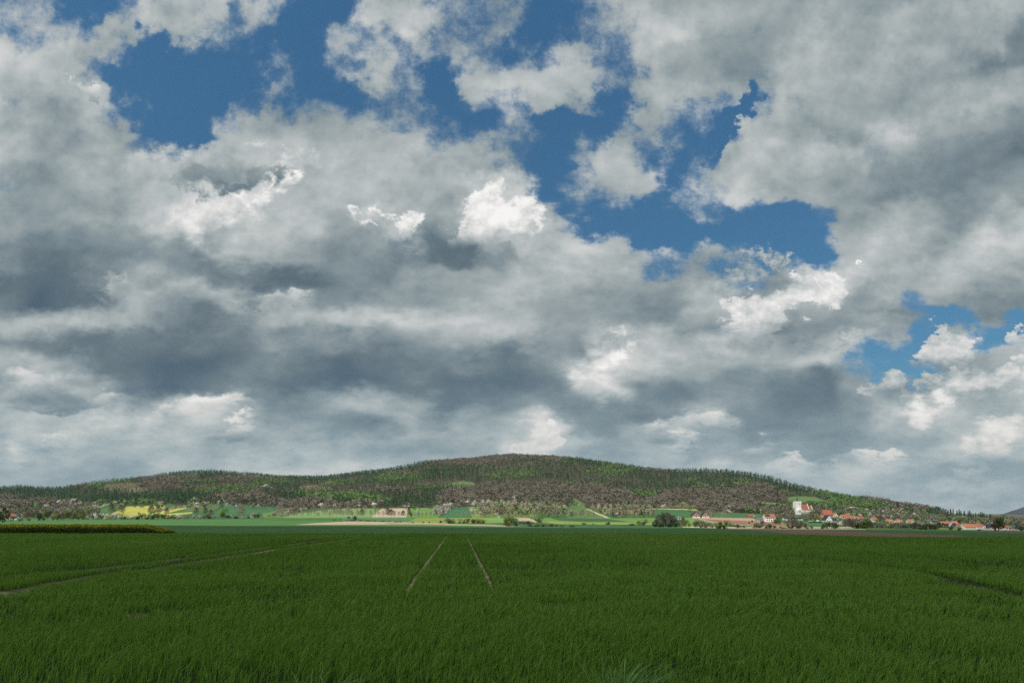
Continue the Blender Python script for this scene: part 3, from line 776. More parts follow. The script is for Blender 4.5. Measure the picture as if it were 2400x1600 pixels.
def make_woods():
    pts = []
    # the hill: rows of trees, tighter towards the viewer
    Y = 1120.
    while Y < 3250:
        step = 10.0 if Y < 1700 else 12.0
        u = np.arange(-0.98, 0.98, step / Y)
        X = (u + rng.uniform(-0.5, 0.5, len(u)) * step / Y) * Y
        YY = Y + rng.uniform(-0.5, 0.5, len(u)) * step * 1.3
        pts.append(np.stack([X, YY], 1))
        Y += step * 1.15
    P = np.vstack(pts)
    X, YY = P[:, 0], P[:, 1]
    px = 1200 + FPX * X / YY
    Z = zprofile(px, YY)
    py = HOR - FPX * Z / YY
    rd = np.interp(px, *RD)
    _, forest = cover(px, py, YY)
    fringe = (~forest) & (py < forest_edge(px) + 8 + 6 * fbm(px / 14., py * 0, 2, 8)) & (py >= forest_edge(px)) & (rng.random(len(px)) < 0.18) & (YY > 850)
    keep = (forest | fringe) & (YY < rd + 25) & (px > -250) & (px < 2215 + 8 * rng.random(len(px)))
    # open scrub on the left shoulder
    thin = (px > 180) & (px < 340) & (py < 1150) & (py > 1128) & (rng.random(len(px)) < 0.25)
    keep &= ~thin
    X, YY, Z, px, py, rd = X[keep], YY[keep], Z[keep], px[keep], py[keep], rd[keep]
    kind = kinds_at(px, py)
    # crest of the left shoulder carries wind-bent pines
    crest = (rd - YY < 45)
    pine = (crest & (px < 640) & (rng.random(len(px)) < 0.62)) | ((kind == 'conifer') & (rng.random(len(px)) < 0.4))
    H = np.select([kind == 'conifer', kind == 'larch', kind == 'bare', kind == 'blossom'], [13.0, 12.0, 12.5, 10.5], 12.) * rng.uniform(0.55, 1.25, len(px))
    H = np.where(crest & (kind == 'conifer'), H * rng.uniform(0.6, 1.1, len(px)), H)
    H = np.where((kind == 'conifer') & (px > 1700), H * 1.15, H)
    W = np.select([kind == 'conifer', kind == 'larch'], [H * 1.9, H * 1.15], H * 1.2)
    kind = np.where(fringe[keep] & (rng.random(len(px)) < 0.28), 'blossom', kind)
    kind = np.where(pine, 'pine', kind); H = np.where(pine, rng.uniform(9, 17, len(px)), H); W = np.where(pine, H, W)
    lists = {k: [X[kind == k], YY[kind == k], Z[kind == k], H[kind == k], W[kind == k]] for k in ('conifer', 'pine', 'larch', 'bare', 'blossom', 'birch', 'scrub')}
    # low scrub on the open clearings
    n_ = 9000
    sx = rng.uniform(180, 1130, n_); sy = rng.uniform(1500, 2450, n_)
    sz = zprofile(sx, sy); spy = HOR - FPX * sz / sy
    m_ = np.zeros(n_, bool)
    for f in FIELDS[-4:]:
        m_ |= inpoly(sx, spy, f[0])
    m_ &= rng.random(n_) < 0.75
    lists['scrub'] = [(sx[m_] - 1200) / FPX * sy[m_], sy[m_], sz[m_], rng.uniform(2.5, 6.5, m_.sum()), rng.uniform(5, 9, m_.sum())]
    # the lower groves
    for poly, mixk, h in GROVES:
        xs = [p[0] for p in poly]; ys = [p[1] for p in poly]
        step = 6.5 if h > 7 else 5.0 if h > 6 else 3.5
        cand = []
        x0, x1 = min(xs), max(xs)
        Ya = 600.
        g = []
        Yr = np.arange(560, 1500, step)
        for y_ in Yr:
            u = np.arange((x0 - 1200) / FPX, (x1 - 1200) / FPX, step / y_)
            if len(u) == 0: continue
            g.append(np.stack([(u + rng.uniform(-.5, .5, len(u)) * step / y_) * y_, np.full(len(u), y_) + rng.uniform(-.5, .5, len(u)) * step], 1))
        g = np.vstack(g)
        gx = 1200 + FPX * g[:, 0] / g[:, 1]
        gz = zprofile(gx, g[:, 1]); gy = HOR - FPX * gz / g[:, 1]
        m_ = inpoly(gx, gy, poly) & (gx > -300) & (gx < 2700)
        # keep the spots where buildings stand clear
        for (bx, by, br) in CLEAR:
            m_ &= ~((np.abs(gx - bx) < br) & (gy > by - 2.5) & (gy < by + (9 if 1860 < bx < 1890 and br in (10, 20) else 9)))
        g, gz, gx = g[m_], gz[m_], gx[m_]
        if h > 8 and len(g) > 0:
            th = rng.random(len(g)) < (0.9 if x0 > 1600 else 0.62)
            g, gz = g[th], gz[th]
        ks = rng.choice([k for k, w in mixk], size=len(g), p=[w for k, w in mixk])
        hh = h * rng.uniform(0.6, 1.15, len(g))
        for k in set(ks.tolist()):
            i = ks == k
            f = {'conifer': 1.1, 'blossom': 0.7}.get(k, 1.0)
            L = lists[k]
            for q, arr in enumerate([g[i, 0], g[i, 1], gz[i], hh[i] * f, hh[i] * (0.75 if k == 'birch' else 0.95)]):
                L[q] = np.concatenate([L[q], arr])
    r = np.random.default_rng(3)
    T = {
        'conifer': [tpl_far_conifer(r) for _ in range(4)],
        'pine': [tpl_far_conifer(r, 34, 0.5, 0.26) for _ in range(4)],
        'larch': [tpl_far_round(r, 54, 0.30, 0.12, 0.10) for _ in range(4)],
        'bare': [tpl_far_round(r, 64, 0.36, 0.2, 0.085) for _ in range(5)],
        'blossom': [tpl_far_round(r, 54, 0.36, 0.15, 0.09) for _ in range(4)],
        'birch': [tpl_far_round(r, 60, 0.20, 0.2, 0.05, 0.012) for _ in range(4)],
        'scrub': [tpl_far_round(r, 40, 0.34, 0.05, 0.11) for _ in range(3)],
    }
    NAMES = {
        'conifer': ('conifer_forest', 'dark green spruce forest covering much of the long hill', 'forest', 'conifer'),
        'pine': ('pine_belt', 'round-topped dark pines along the crests and through the spruce stands', 'forest', 'conifer'),
        'larch': ('young_leaf_woodland', 'fresh light green woodland in young leaf on the hillside', 'woodland', 'larch'),
        'bare': ('bare_woodland', 'purplish brown leafless woodland on the lower slopes and summit', 'woodland', 'bare'),
        'blossom': ('blossoming_woodland', 'whitish blossoming trees dotted through the hillside woods', 'woodland', 'blossom'),
        'birch': ('birch_grove', 'pale leafless birch grove at the foot of the hill', 'grove', 'birch'),
        'scrub': ('sapling_belt', 'low reddish sapling belt above the green field by the hill foot', 'saplings', 'scrub'),
    }
    for k, (X_, Y_, Z_, H_, W_) in lists.items():
        if len(X_) == 0: continue
        nm, lb, cat, mt = NAMES[k]
        spawn(nm, T[k], X_, Y_, EYE + Z_ - 0.3, H_, W_, FM[mt], lb, cat)
        print(nm, len(X_))

# ================================================================ buildings
PLASTER = {
    'white': plain('white_plaster', (0.80, 0.79, 0.76), 0.8, 0.06, 0.8),
    'cream': plain('cream_plaster', (0.72, 0.66, 0.50), 0.8, 0.08, 0.8),
    'brick': plain('brown_brick', (0.36, 0.22, 0.15), 0.85, 0.2, 1.5),
    'grey': plain('grey_cladding', (0.30, 0.32, 0.34), 0.7, 0.12, 1.0),
    'pale': plain('pale_render', (0.62, 0.60, 0.56), 0.8, 0.1, 0.8),
}
def tile_mat(name, c):
    def build(n, b):
        tc = n.new('ShaderNodeTexCoord')
        a, _ = n.noise(tc.outputs['Object'], 0.9, 5, 0.7)
        w = n.new('ShaderNodeTexWave', bands_direction='Z'); w.inputs['Scale'].default_value = 1.3; w.inputs['Distortion'].default_value = 1.0
        n.nt.links.new(tc.outputs['Object'], w.inputs[0])
        k = n.m('ADD', n.m('MULTIPLY', a, 0.7), n.m('MULTIPLY', w.outputs[1], 0.2))
        n.nt.links.new(n.ramp(k, [(0.2, tuple(x * 0.72 for x in c)), (0.7, tuple(min(1, x * 1.2) for x in c))]), b.inputs['Base Color'])
    return material(name, build, 0.7, 0.2)
ROOF = {
    'orange': tile_mat('orange_roof_tiles', (0.36, 0.15, 0.09)),
    'red': tile_mat('red_roof_tiles', (0.34, 0.11, 0.07)),
    'pink': tile_mat('faded_pink_roof_tiles', (0.42, 0.17, 0.14)),
    'dark': tile_mat('dark_slate', (0.035, 0.042, 0.055)),
    'purple': tile_mat('dark_purple_roof_tiles', (0.075, 0.05, 0.095)),
    'grey': tile_mat('grey_roof', (0.17, 0.19, 0.22)),
}
GLASS = plain('dark_window_glass', (0.03, 0.035, 0.045), 0.15, 0.2, 1.0, 0.5)
TIMBER = plain('dark_timber', (0.10, 0.065, 0.045), 0.8, 0.2, 2.0)
WHITEP = plain('white_paint', (0.78, 0.78, 0.77), 0.6, 0.04, 1.0)
METAL = plain('dull_metal', (0.22, 0.23, 0.24), 0.5, 0.1, 1.0, 0.4)

class MB:
    def __init__(self): self.v = []; self.f = []
    def box(self, x0, x1, y0, y1, z0, z1):
        b = len(self.v)
        self.v += [(x0, y0, z0), (x1, y0, z0), (x1, y1, z0), (x0, y1, z0), (x0, y0, z1), (x1, y0, z1), (x1, y1, z1), (x0, y1, z1)]
        self.f += [tuple(b + i for i in q) for q in ((0, 3, 2, 1), (4, 5, 6, 7), (0, 1, 5, 4), (1, 2, 6, 5), (2, 3, 7, 6), (3, 0, 4, 7))]
        return self
    def poly(self, pts, thick):
        """flat polygon in 3D thickened along thick (a vector)"""
        b = len(self.v); n = len(pts)
        self.v += [tuple(p) for p in pts] + [tuple(p[i] + thick[i] for i in range(3)) for p in pts]
        self.f += [tuple(b + i for i in range(n)), tuple(b + n + i for i in reversed(range(n)))]
        self.f += [(b + i, b + n + i, b + n + (i + 1) % n, b + (i + 1) % n) for i in range(n)]
        return self
    def tube(self, p, q, r0, r1=None, seg=6):
        r1 = r0 if r1 is None else r1
        p, q = Vector(p), Vector(q); d = (q - p).normalized()
        a = d.orthogonal().normalized(); c = d.cross(a)
        b = len(self.v)
        for (o, r_) in ((p, r0), (q, r1)):
            for i in range(seg):
                t = 6.28318 * i / seg
                self.v.append(tuple(o + a * (r_ * math.cos(t)) + c * (r_ * math.sin(t))))
        for i in range(seg):
            j = (i + 1) % seg
            self.f.append((b + i, b + j, b + seg + j, b + seg + i))
        self.f.append(tuple(b + i for i in reversed(range(seg)))); self.f.append(tuple(b + seg + i for i in range(seg)))
        return self
    def build(self, name, mat, parent=None, smooth=False):
        me = bpy.data.meshes.new(name)
        me.from_pydata(self.v, [], self.f); me.materials.append(mat)
        if smooth:
            for p in me.polygons: p.use_smooth = True
        me.update()
        return link(name, me, parent)

def empty(name, loc, rz=0.0):
    o = bpy.data.objects.new(name, None)
    o.empty_display_size = 0.5
    C.objects.link(o); o.location = loc; o.rotation_euler = (0, 0, rz)
    return o

def add_window(parent, x, z, w, h, y, axis='y', sgn=-1):
    m = MB(); e = 0.05; p = MB()
    if axis == 'y':
        m.box(x - w / 2 - 0.1, x + w / 2 + 0.1, min(y, y + sgn * e), max(y, y + sgn * e), z - 0.1, z + h + 0.1)
        p.box(x - w / 2, x + w / 2, min(y + sgn * e, y + sgn * (e + 0.03)), max(y + sgn * e, y + sgn * (e + 0.03)), z, z + h)
    else:
        m.box(min(y, y + sgn * e), max(y, y + sgn * e), x - w / 2 - 0.1, x + w / 2 + 0.1, z - 0.1, z + h + 0.1)
        p.box(min(y + sgn * e, y + sgn * (e + 0.03)), max(y + sgn * e, y + sgn * (e + 0.03)), x - w / 2, x + w / 2, z, z + h)
    f = m.build('window', WHITEP, parent)
    p.build('pane', GLASS, f)

def house(name, label, px, py, w_px, wall_px, roof_px, depth=9.0, face='eave', wall='white', roof='orange', rz=0.0, chimney=1,
          windows=3, hip=0.0, group=None, cat='house', door=True, extra=None, dormers=0):
    """a house whose foot stands where the photo shows it; sizes from its distance"""
    X, Y, Z = hit(px, py)
    s = Y / FPX
    W, HW, HR = w_px * s, max(wall_px * s, 1.8), roof_px * s
    o = empty(name, (X, Y, Z - 0.2), math.atan2(-X, Y) * 0.0 + rz)
    tag(o, label, cat, group)
    HW += 0.2
    if face == 'gable':
        gw, gl = W, depth       # gable width along x, ridge along y
    else:
        gw, gl = depth, W       # ridge along x
    # walls with gables
    wb = MB()
    a, l = gw / 2, gl / 2
    if hip > 0:
        wb.box(-(W / 2), W / 2, -(depth / 2), depth / 2, 0, HW)
    else:
        pts = [(-a, 0), (a, 0), (a, HW), (0, HW + HR - 0.15), (-a, HW)]
        if face == 'gable':
            wb.poly([(x, -l, z) for x, z in pts], (0, gl, 0))
        else:
            wb.poly([(-l, x, z) for x, z in pts], (gl, 0, 0))
    wb.build('wall', PLASTER[wall], o)
    # roof
    rb = MB(); ov = 0.45; th = 0.22
    sl_ = HR / a
    if hip > 0:
        hx = W / 2 + ov; hy = depth / 2 + ov; k = hip * hy
        zt, ze = HW + HR, HW - 0.05
        v0 = len(rb.v)
        if face == 'gable':
            rb.v += [(-hx, -hy, ze), (hx, -hy, ze), (hx, hy, ze), (-hx, hy, ze), (0, -hy + hx * hip, zt), (0, hy - hx * hip, zt)]
            rb.f += [(0, 1, 4), (1, 2, 5, 4), (2, 3, 5), (3, 0, 4, 5), (3, 2, 1, 0)]
        else:
            rb.v += [(-hx, -hy, ze), (hx, -hy, ze), (hx, hy, ze), (-hx, hy, ze), (-hx + k, 0, zt), (hx - k, 0, zt)]
            rb.f += [(0, 1, 5, 4), (1, 2, 5), (2, 3, 4, 5), (3, 0, 4), (3, 2, 1, 0)]
    else:
        for sg in (-1, 1):
            e0 = (sg * (a + ov), HW - ov * sl_); r0 = (sg * 0.0, HW + HR)
            q = [(e0[0], e0[1]), (r0[0], r0[1]), (r0[0], r0[1] + th), (e0[0], e0[1] + th)]
            if face == 'gable':
                rb.poly([(x, -l - 0.35, z) for x, z in q], (0, gl + 0.7, 0))
            else:
                rb.poly([(-l - 0.35, x, z) for x, z in q], (gl + 0.7, 0, 0))
    ro = rb.build('roof', ROOF[roof], o)
    for c in range(chimney):
        cx = (-0.25 + 0.5 * c) * gl if face != 'gable' else 0.35
        cy = 0.3 if face != 'gable' else (-0.2 + 0.4 * c) * gl
        MB().box(cx - 0.35, cx + 0.35, cy - 0.3, cy + 0.3, HW + HR * 0.6, HW + HR + 1.1).build('chimney', PLASTER['brick'], ro)
    for d in range(dormers):
        dx = (-0.3 + 0.6 * (d + 0.5) / max(dormers, 1)) * gl
        MB().box(dx - 0.8, dx + 0.8, -a * 0.62, -a * 0.3, HW + HR * 0.25, HW + HR * 0.62).build('dormer', PLASTER['white'], ro)
    # openings on the wall that faces the fields
    yf = -l if face == 'gable' else -a
    if hip > 0: yf = -depth / 2
    span = W * 0.8
    for i in range(windows):
        x = -span / 2 + span * (i + 0.5) / windows
        if door and i == windows // 2 and windows > 1:
            MB().box(x - 0.55, x + 0.55, yf - 0.06, yf, 0.2, 2.3).build('door', TIMBER, o)
        else:
            add_window(o, x, HW * 0.42 if HW < 4 else HW * 0.22, 1.2, 1.25, yf)
        if HW > 4.6:
            add_window(o, x, HW * 0.66, 1.1, 1.2, yf)
    if face == 'gable' and hip == 0:
        add_window(o, 0, HW + HR * 0.22, 1.1, 1.2, yf)
    if extra: extra(o, W, HW, HR, depth, yf)
    return o

CLEAR = []
def H(*a, **k):
    CLEAR.append((a[2], a[3], a[4] / 2 + 3))
    HOUSES.append((a, k))
HOUSES = []
def solar(o, W, HW, HR, depth, yf):
    a = depth / 2
    for i in range(2):
        x0 = -W * 0.42 + i * W * 0.23
        f = lambda t: (-a * (1 - t) - 0.12, HW + HR * t + 0.35)
        (ya, za), (yb, zb) = f(0.25), f(0.85)
        MB().poly([(x0, ya, za), (x0 + W * 0.21, ya, za), (x0 + W * 0.21, yb, zb), (x0, yb, zb)], (0, -0.03, 0.05)).build('solar_panel', ROOF['dark'], o)

def plinth(o, W, HW, HR, depth, yf):
    MB().box(-W / 2 - 0.05, W / 2 + 0.05, yf - 0.05, yf - 0.003, 0, HW * 0.5).build('plinth', PLASTER['white'], o)
G = 'red-roofed village houses under the hill'
H('farmhouse', 'red-roofed white farmhouse half hidden by the dark tree at the left edge', 27, 1217, 20, 8, 5, face='eave', wall='white', roof='red')
H('shed', 'low white shed with a dark roof right of the farmhouse at the left edge', 37, 1217.3, 12, 5, 3, depth=6, wall='white', roof='dark', chimney=0, cat='shed')
H('chalet_house', 'left one of two dark-roofed timber-gabled houses on the ploughed slope', 1629, 1212.5, 17, 6, 8, depth=12, face='gable', wall='brick', extra=plinth, roof='dark', cat='house', group='pair of timber-gabled houses')
H('chalet_house', 'right one of two dark-roofed timber-gabled houses on the ploughed slope', 1651, 1212.5, 16, 6, 8, depth=12, face='gable', wall='brick', extra=plinth, roof='dark', group='pair of timber-gabled houses')
H('cottage', 'small white grey-roofed cottage right of the dark tree clump', 1591, 1216.5, 8, 4, 4, depth=7, face='gable', wall='white', roof='grey', chimney=0)
H('barn', 'low red-brown barn on the green slope left of the village', 1758, 1211.5, 12, 3, 3.5, depth=8, wall='brick', roof='red', chimney=0, cat='barn', windows=2)
H('solar_house', 'white house with orange roof and dark solar panels', 1802, 1221, 24, 9, 8, depth=10, wall='white', roof='orange', windows=4, extra=solar)
H('annex', 'grey flat-looking building left of the house with solar panels', 1779, 1220.5, 15, 6, 1.2, depth=9, wall='grey', roof='grey', chimney=0, cat='building', windows=3)
H('long_hall', 'long low hall with a dark blue roof below the church', 1856, 1218, 42, 3, 3.2, depth=14, wall='white', roof='dark', chimney=0, cat='hall', windows=5)
H('manor', 'largest red-roofed brown house right of the church', 1937, 1213.5, 21, 8, 10.5, depth=13, wall='brick', roof='red', windows=4, chimney=2)
H('side_wing', 'orange-roofed low wing in front of the large brown house', 1930, 1218, 15, 5, 6, depth=8, wall='brick', roof='orange', chimney=0, windows=2)
H('white_house', 'white house with a steep black roof below the large brown house', 1938, 1223, 15, 5.5, 10.5, depth=12, face='gable', wall='white', roof='dark', chimney=1, windows=3)
H('annex', 'black-roofed white annex right of the steep black-roofed house', 1952, 1222.5, 13, 3, 5.5, depth=9, wall='white', roof='dark', chimney=0, windows=2, cat='building')
H('gabled_house', 'cream gabled house with an orange roof between the brown house and the roof cluster', 1955, 1211, 11, 4, 6, depth=10, face='gable', wall='cream', roof='orange', windows=2, chimney=0)
H('village_house', 'leftmost orange-roofed house of the cluster right of the cream gable', 1976, 1214, 12, 3.5, 5, wall='cream', roof='orange', group=G)
H('village_house', 'orange-roofed house highest in the cluster right of the cream gable', 1985, 1210, 8, 2.5, 4, wall='cream', roof='orange', group=G)
H('village_house', 'middle orange-roofed house of the cluster right of the cream gable', 1986, 1217, 12, 3, 5, wall='pale', roof='orange', group=G)
H('village_house', 'orange-roofed house with a pale gable at the right of the cluster', 1996, 1217, 9, 4, 5, face='gable', depth=10, wall='cream', roof='orange', windows=2, group=G)
H('village_house', 'small orange-roofed house behind the bare tree right of the cluster', 2004, 1216.5, 8, 3, 4, wall='cream', roof='orange', group=G)
H('village_house', 'red-roofed house half hidden above the bright green round tree', 2016, 1217.5, 11, 3, 5, wall='pale', roof='red', group=G)
H('village_house', 'orange-roofed house with a white gable left of the dark bushes', 2049, 1222, 15, 4, 6, wall='white', roof='orange', group=G)
H('village_house', 'orange-roofed house with a dormer above the white blossoming tree', 2083, 1226, 16, 3.5, 6, wall='white', roof='orange', dormers=1, group=G)
H('village_house', 'small white house with a black roof among the blossoming trees', 2099, 1220, 9, 3, 3.5, wall='white', roof='dark', face='gable', windows=2, chimney=0)
H('village_house', 'orange-roofed house just right of the small black-roofed one', 2106, 1226, 15, 3, 5.5, wall='cream', roof='orange', group=G)
H('village_house', 'orange-roofed house above the two large white blossoming shrubs', 2133, 1226, 14, 4, 5.5, wall='white', roof='orange', group=G)
H('white_house', 'low flat white building left of the olive tree row', 2161, 1229, 8, 3.5, 1.5, depth=7, wall='white', roof='grey', chimney=0, windows=2)
H('white_house', 'white house with a dark roof under the conifer row', 2188, 1227.5, 14, 4.5, 3.5, wall='white', roof='dark', windows=3)
H('village_house', 'wide orange-roofed house behind the bare saplings', 2215, 1232, 22, 4.5, 6, depth=10, wall='cream', roof='orange', group=G)
H('village_house', 'faded pink-roofed house left of the round green bush', 2235, 1234, 12, 5, 8, depth=11, wall='pale', roof='pink')
H('village_house', 'small red-roofed house directly behind the round green bush', 2245, 1235.5, 8, 4, 4.5, depth=8, wall='pale', roof='red', chimney=0, windows=2)
H('long_house', 'long low orange-roofed farm building behind the white fence', 2267, 1238.5, 28, 3.8, 7.2, depth=11, wall='white', roof='orange', windows=5, chimney=1, cat='farm building')
H('villa', 'two-storey white villa with an orange hip roof', 2288, 1238, 16, 8, 6.5, depth=12, wall='white', roof='orange', hip=0.9, windows=3, chimney=1)
H('gabled_house', 'narrow white gabled house right of the villa', 2299, 1238.5, 8, 5, 5.5, depth=10, face='gable', wall='white', roof='orange', windows=1, chimney=0)
H('village_house', 'low red-roofed house left of the dark purple roof', 2305, 1238, 8, 4, 4, depth=9, wall='cream', roof='red', windows=1, chimney=0)
H('village_house', 'house with a dark purple roof and cream wall', 2312, 1238.5, 13, 3.5, 8, depth=10, wall='cream', roof='purple', chimney=0, windows=2)
H('gabled_house', 'cream gabled house between the purple roof and the big dark tree', 2320, 1239, 9, 4, 6, depth=9, face='gable', wall='cream', roof='purple', windows=2, chimney=0)
H('bungalow', 'white bungalow with an orange hip roof right of the big dark tree', 2357, 1240.5, 20, 4, 6, depth=11, wall='white', roof='orange', hip=0.8, windows=3, chimney=0)
H('gabled_house', 'white gabled house left of the post near the right edge', 2383, 1241.5, 10, 5, 6, depth=9, face='gable', wall='white', roof='grey', windows=2, chimney=0)
H('village_house', 'orange-roofed white house at the right edge', 2393, 1241.5, 12, 5, 6.5, depth=9, wall='white', roof='orange', windows=2, chimney=1)
CLEAR += [(1868, 1206, 10), (1885, 1204, 20)]

def make_houses():
    for a, k in HOUSES:
        house(*a, **k)

def make_church():
    X, Y, Z = hit(1868, 1205)
    s = Y / FPX
    o = empty('church', (X, Y, Z), R(6))
    tag(o, 'white church with a square tower, slender dark spire and red tiled roofs', 'church')
    W = PLASTER['white']
    tw, th_ = 13.5 * s, 30.5 * s
    t = MB().box(-tw / 2, tw / 2, -tw / 2, tw / 2, -2, th_)
    for i in range(5):
        if i % 2 == 0:
            x = -tw / 2 + tw * i / 5
            t.box(x, x + tw / 5, -tw / 2, -tw / 2 + 0.5, th_, th_ + 0.5)
    tower = t.build('tower', W, o)
    add_window(tower, -tw * 0.08, th_ - 3.4, 0.8, 1.3, -tw / 2)
    add_window(tower, tw * 0.24, th_ - 5.4, 1.0, 2.2, -tw / 2)
    add_window(tower, 0, th_ * 0.35, 0.6, 1.2, -tw / 2)
    sp = MB(); sp.tube((0, 0, th_ - 0.1), (0, 0, th_ + 2.2), 1.25, 1.1, 8); sp.tube((0, 0, th_ + 2.2), (0, 0, th_ + 7.4), 1.1, 0.06, 8)
    sp.tube((0, 0, th_ + 7.3), (0, 0, th_ + 9.2), 0.07, 0.05, 5)
    sp.build('spire', ROOF['dark'], o)
    # porch and buttressed base before the tower
    b = MB().box(-tw / 2 + 0.8, tw / 2 + 1.0, -tw / 2 - 3.2, -tw / 2 - 0.003, -2.2, 7.0)
    b.poly([(-tw / 2 + 0.8, -tw / 2 - 3.2, 7.0), (tw / 2 + 1.0, -tw / 2 - 3.2, 7.0), (tw / 4, -tw / 2 - 3.2, 9.6)], (0, 3.19, 0))
    bp = b.build('porch', W, o)
    add_window(bp, 0.3, 3.5, 0.8, 1.4, -tw / 2 - 3.2)
    # nave
    def block(name, x0, x1, half, hw, hr, steps):
        m = MB()
        pts = [(-half, -2), (half, -2), (half, hw), (0, hw + hr - 0.2), (-half, hw)]
        m.poly([(x0, y, z) for y, z in pts], (x1 - x0, 0, 0))
        w_ = m.build(name, W, o)
        rb = MB(); sl_ = hr / half; ov = 0.4
        for sg in (-1, 1):
            q = [(sg * (half + ov), hw - ov * sl_), (0, hw + hr), (0, hw + hr + 0.25), (sg * (half + ov), hw - ov * sl_ + 0.25)]
            rb.poly([(x0 + 0.05, y, z) for y, z in q], (x1 - x0 - 0.5, 0, 0))
        rb.build(name + '_roof', ROOF['red'], o)
        g = MB()                                    # raised end gable
        g.poly([(x1 - 0.44, y, z) for y, z in [(-half - 0.3, hw), (half + 0.3, hw), (half + 0.3, hw + 0.9), (0.5, hw + hr + 0.9), (0.5, hw + hr + 2.0), (-0.5, hw + hr + 2.0), (-0.5, hw + hr + 0.9), (-half - 0.3, hw + 0.9)]], (0.6, 0, 0))
        g.build('gable', W, o)
        nwin = 3 if x1 - x0 > 8 else 2
        for i in range(nwin):
            x = x0 + (x1 - x0) * (i + 0.5) / nwin
            add_window(w_, x, hw * 0.35, 0.9, 2.6, -half)
            MB().box(x - 0.3 + (x1 - x0) / nwin / 2, x + 0.3 + (x1 - x0) / nwin / 2, -half - 0.9, -half - 0.003, -2, hw * 0.7).build('buttress', W, o)
    nx0 = tw / 2 + 0.003
    nl = 18.5 * s; cl = 9.5 * s
    block('nave', nx0, nx0 + nl, 5.6, 11.5 * s - 0.2, 11.5 * s, True)
    block('chancel', nx0 + nl + 0.2, nx0 + nl + cl, 4.3, 11.0 * s, 8.0 * s, True)

def make_small_things():
    # hunting stand on the plain
    X, Y, Z = hit(817, 1219)
    s = Y / FPX
    o = empty('hunting_stand', (X, Y, Z)); tag(o, 'white-roofed wooden hunting stand on stilts beside the dark low bush', 'hunting stand')
    h = 5.0 * s
    for sx in (-1, 1):
        for sy in (-1, 1):
            MB().tube((sx * 1.2, sy * 1.2, 0), (sx * 0.85, sy * 0.85, h), 0.13).build('leg', TIMBER, o)
    MB().box(-1.05, 1.05, -1.05, 1.05, h, h + 1.9).build('cabin', TIMBER, o)
    MB().poly([(-1.5, -1.4, h + 1.95), (1.5, -1.4, h + 2.25), (1.5, 1.4, h + 2.25), (-1.5, 1.4, h + 1.95)], (0, 0, 0.14)).build('roof', WHITEP, o)
    # white hut by the road
    X, Y, Z = hit(1168.5, 1213.5); s = Y / FPX
    o = empty('hut', (X, Y, Z - .1)); tag(o, 'tiny upright white hut in front of the birch grove', 'hut')
    MB().box(-1.0, 1.0, -1.0, 1.0, 0, 2.9).build('wall', WHITEP, o)
    MB().box(-1.2, 1.2, -1.2, 1.2, 2.903, 3.1).build('roof', METAL, o)
    MB().box(-0.4, 0.4, -1.06, -1.0, 0.1, 2.1).build('door', TIMBER, o)
    # vehicles
    def car(px, py, label, paint, rz, van=False):
        X, Y, Z = hit(px, py)
        o = empty('parked_car', (X, Y, Z), rz); tag(o, label, 'car')
        L = 2.2
        b = MB().poly([(-L, -0.85, 0.35), (L, -0.85, 0.35), (L, -0.85, 0.8), (L * 0.55, -0.85, 0.95), (-L * 0.9, -0.85, 1.0), (-L, -0.85, 0.85)], (0, 1.7, 0)).build('body', paint, o)
        t = 1.95 if van else 1.5
        MB().poly([(-L * 0.85, -0.75, 0.99), (L * 0.5, -0.75, 0.95), (L * 0.22, -0.75, t), (-L * 0.65, -0.75, t)], (0, 1.5, 0)).build('cabin', GLASS if not van else paint, o)
        for sx in (-1, 1):
            for sy in (-1, 1):
                MB().tube((sx * 1.35, sy * 0.72, 0.34), (sx * 1.35, sy * 0.9, 0.34), 0.34, seg=10).build('wheel', GLASS, o)
    car(1900, 1222, 'white car parked by the dark hedge left of the steep black-roofed house', WHITEP, 0.2)
    car(1917, 1221.5, 'white van parked at the right end of the dark hedge', WHITEP, -0.3, True)
    car(1567, 1215, 'grey car parked right of the dark tree clump', METAL, 0.1)
    # posts
    def post(px, py, hp, label, name='utility_pole'):
        X, Y, Z = hit(px, py); s = Y / FPX
        o = empty(name, (X, Y, Z)); tag(o, label, 'pole')
        MB().tube((0, 0, 0), (0, 0, hp * s), 0.16, 0.11, 8).build('pole', TIMBER, o)
        MB().box(-0.9, 0.9, -0.07, 0.07, hp * s - 0.7, hp * s - 0.55).build('crossarm', TIMBER, o)
    post(1716, 1213, 11, 'thin utility pole left of the low red-brown barn')
    post(1772, 1236.5, 13, 'utility pole among the bushes below the grey annex')
    post(2357.5, 1243.5, 11, 'utility pole before the white bungalow with the hip roof')
    # white garden fence on the right
    X0, Y0, Z0 = hit(2256, 1240.0); X1, Y1, Z1 = hit(2330, 1241.0)
    o = empty('garden_fence', (X0, Y0, Z0)); tag(o, 'long low white fence before the houses left of the big dark tree', 'fence')
    n = 26
    for i in range(n + 1):
        t = i / n
        x, y = (X1 - X0) * t, (Y1 - Y0) * t
        z = float(ground_z(X0 + x, Y0 + y)) - Z0
        MB().box(x - 0.1, x + 0.1, y - 0.1, y + 0.1, z - 0.3, z + 1.35).build('post', WHITEP, o)
        if i < n:
            x2, y2 = (X1 - X0) * (i + 1) / n, (Y1 - Y0) * (i + 1) / n
            z2 = float(ground_z(X0 + x2, Y0 + y2)) - Z0
            MB().poly([(x + 0.1, y, z + 0.15), (x2 - 0.1, y2, z2 + 0.15), (x2 - 0.1, y2, z2 + 1.2), (x + 0.1, y, z + 1.2)], (0, 0.05, 0)).build('panel', WHITEP, o)

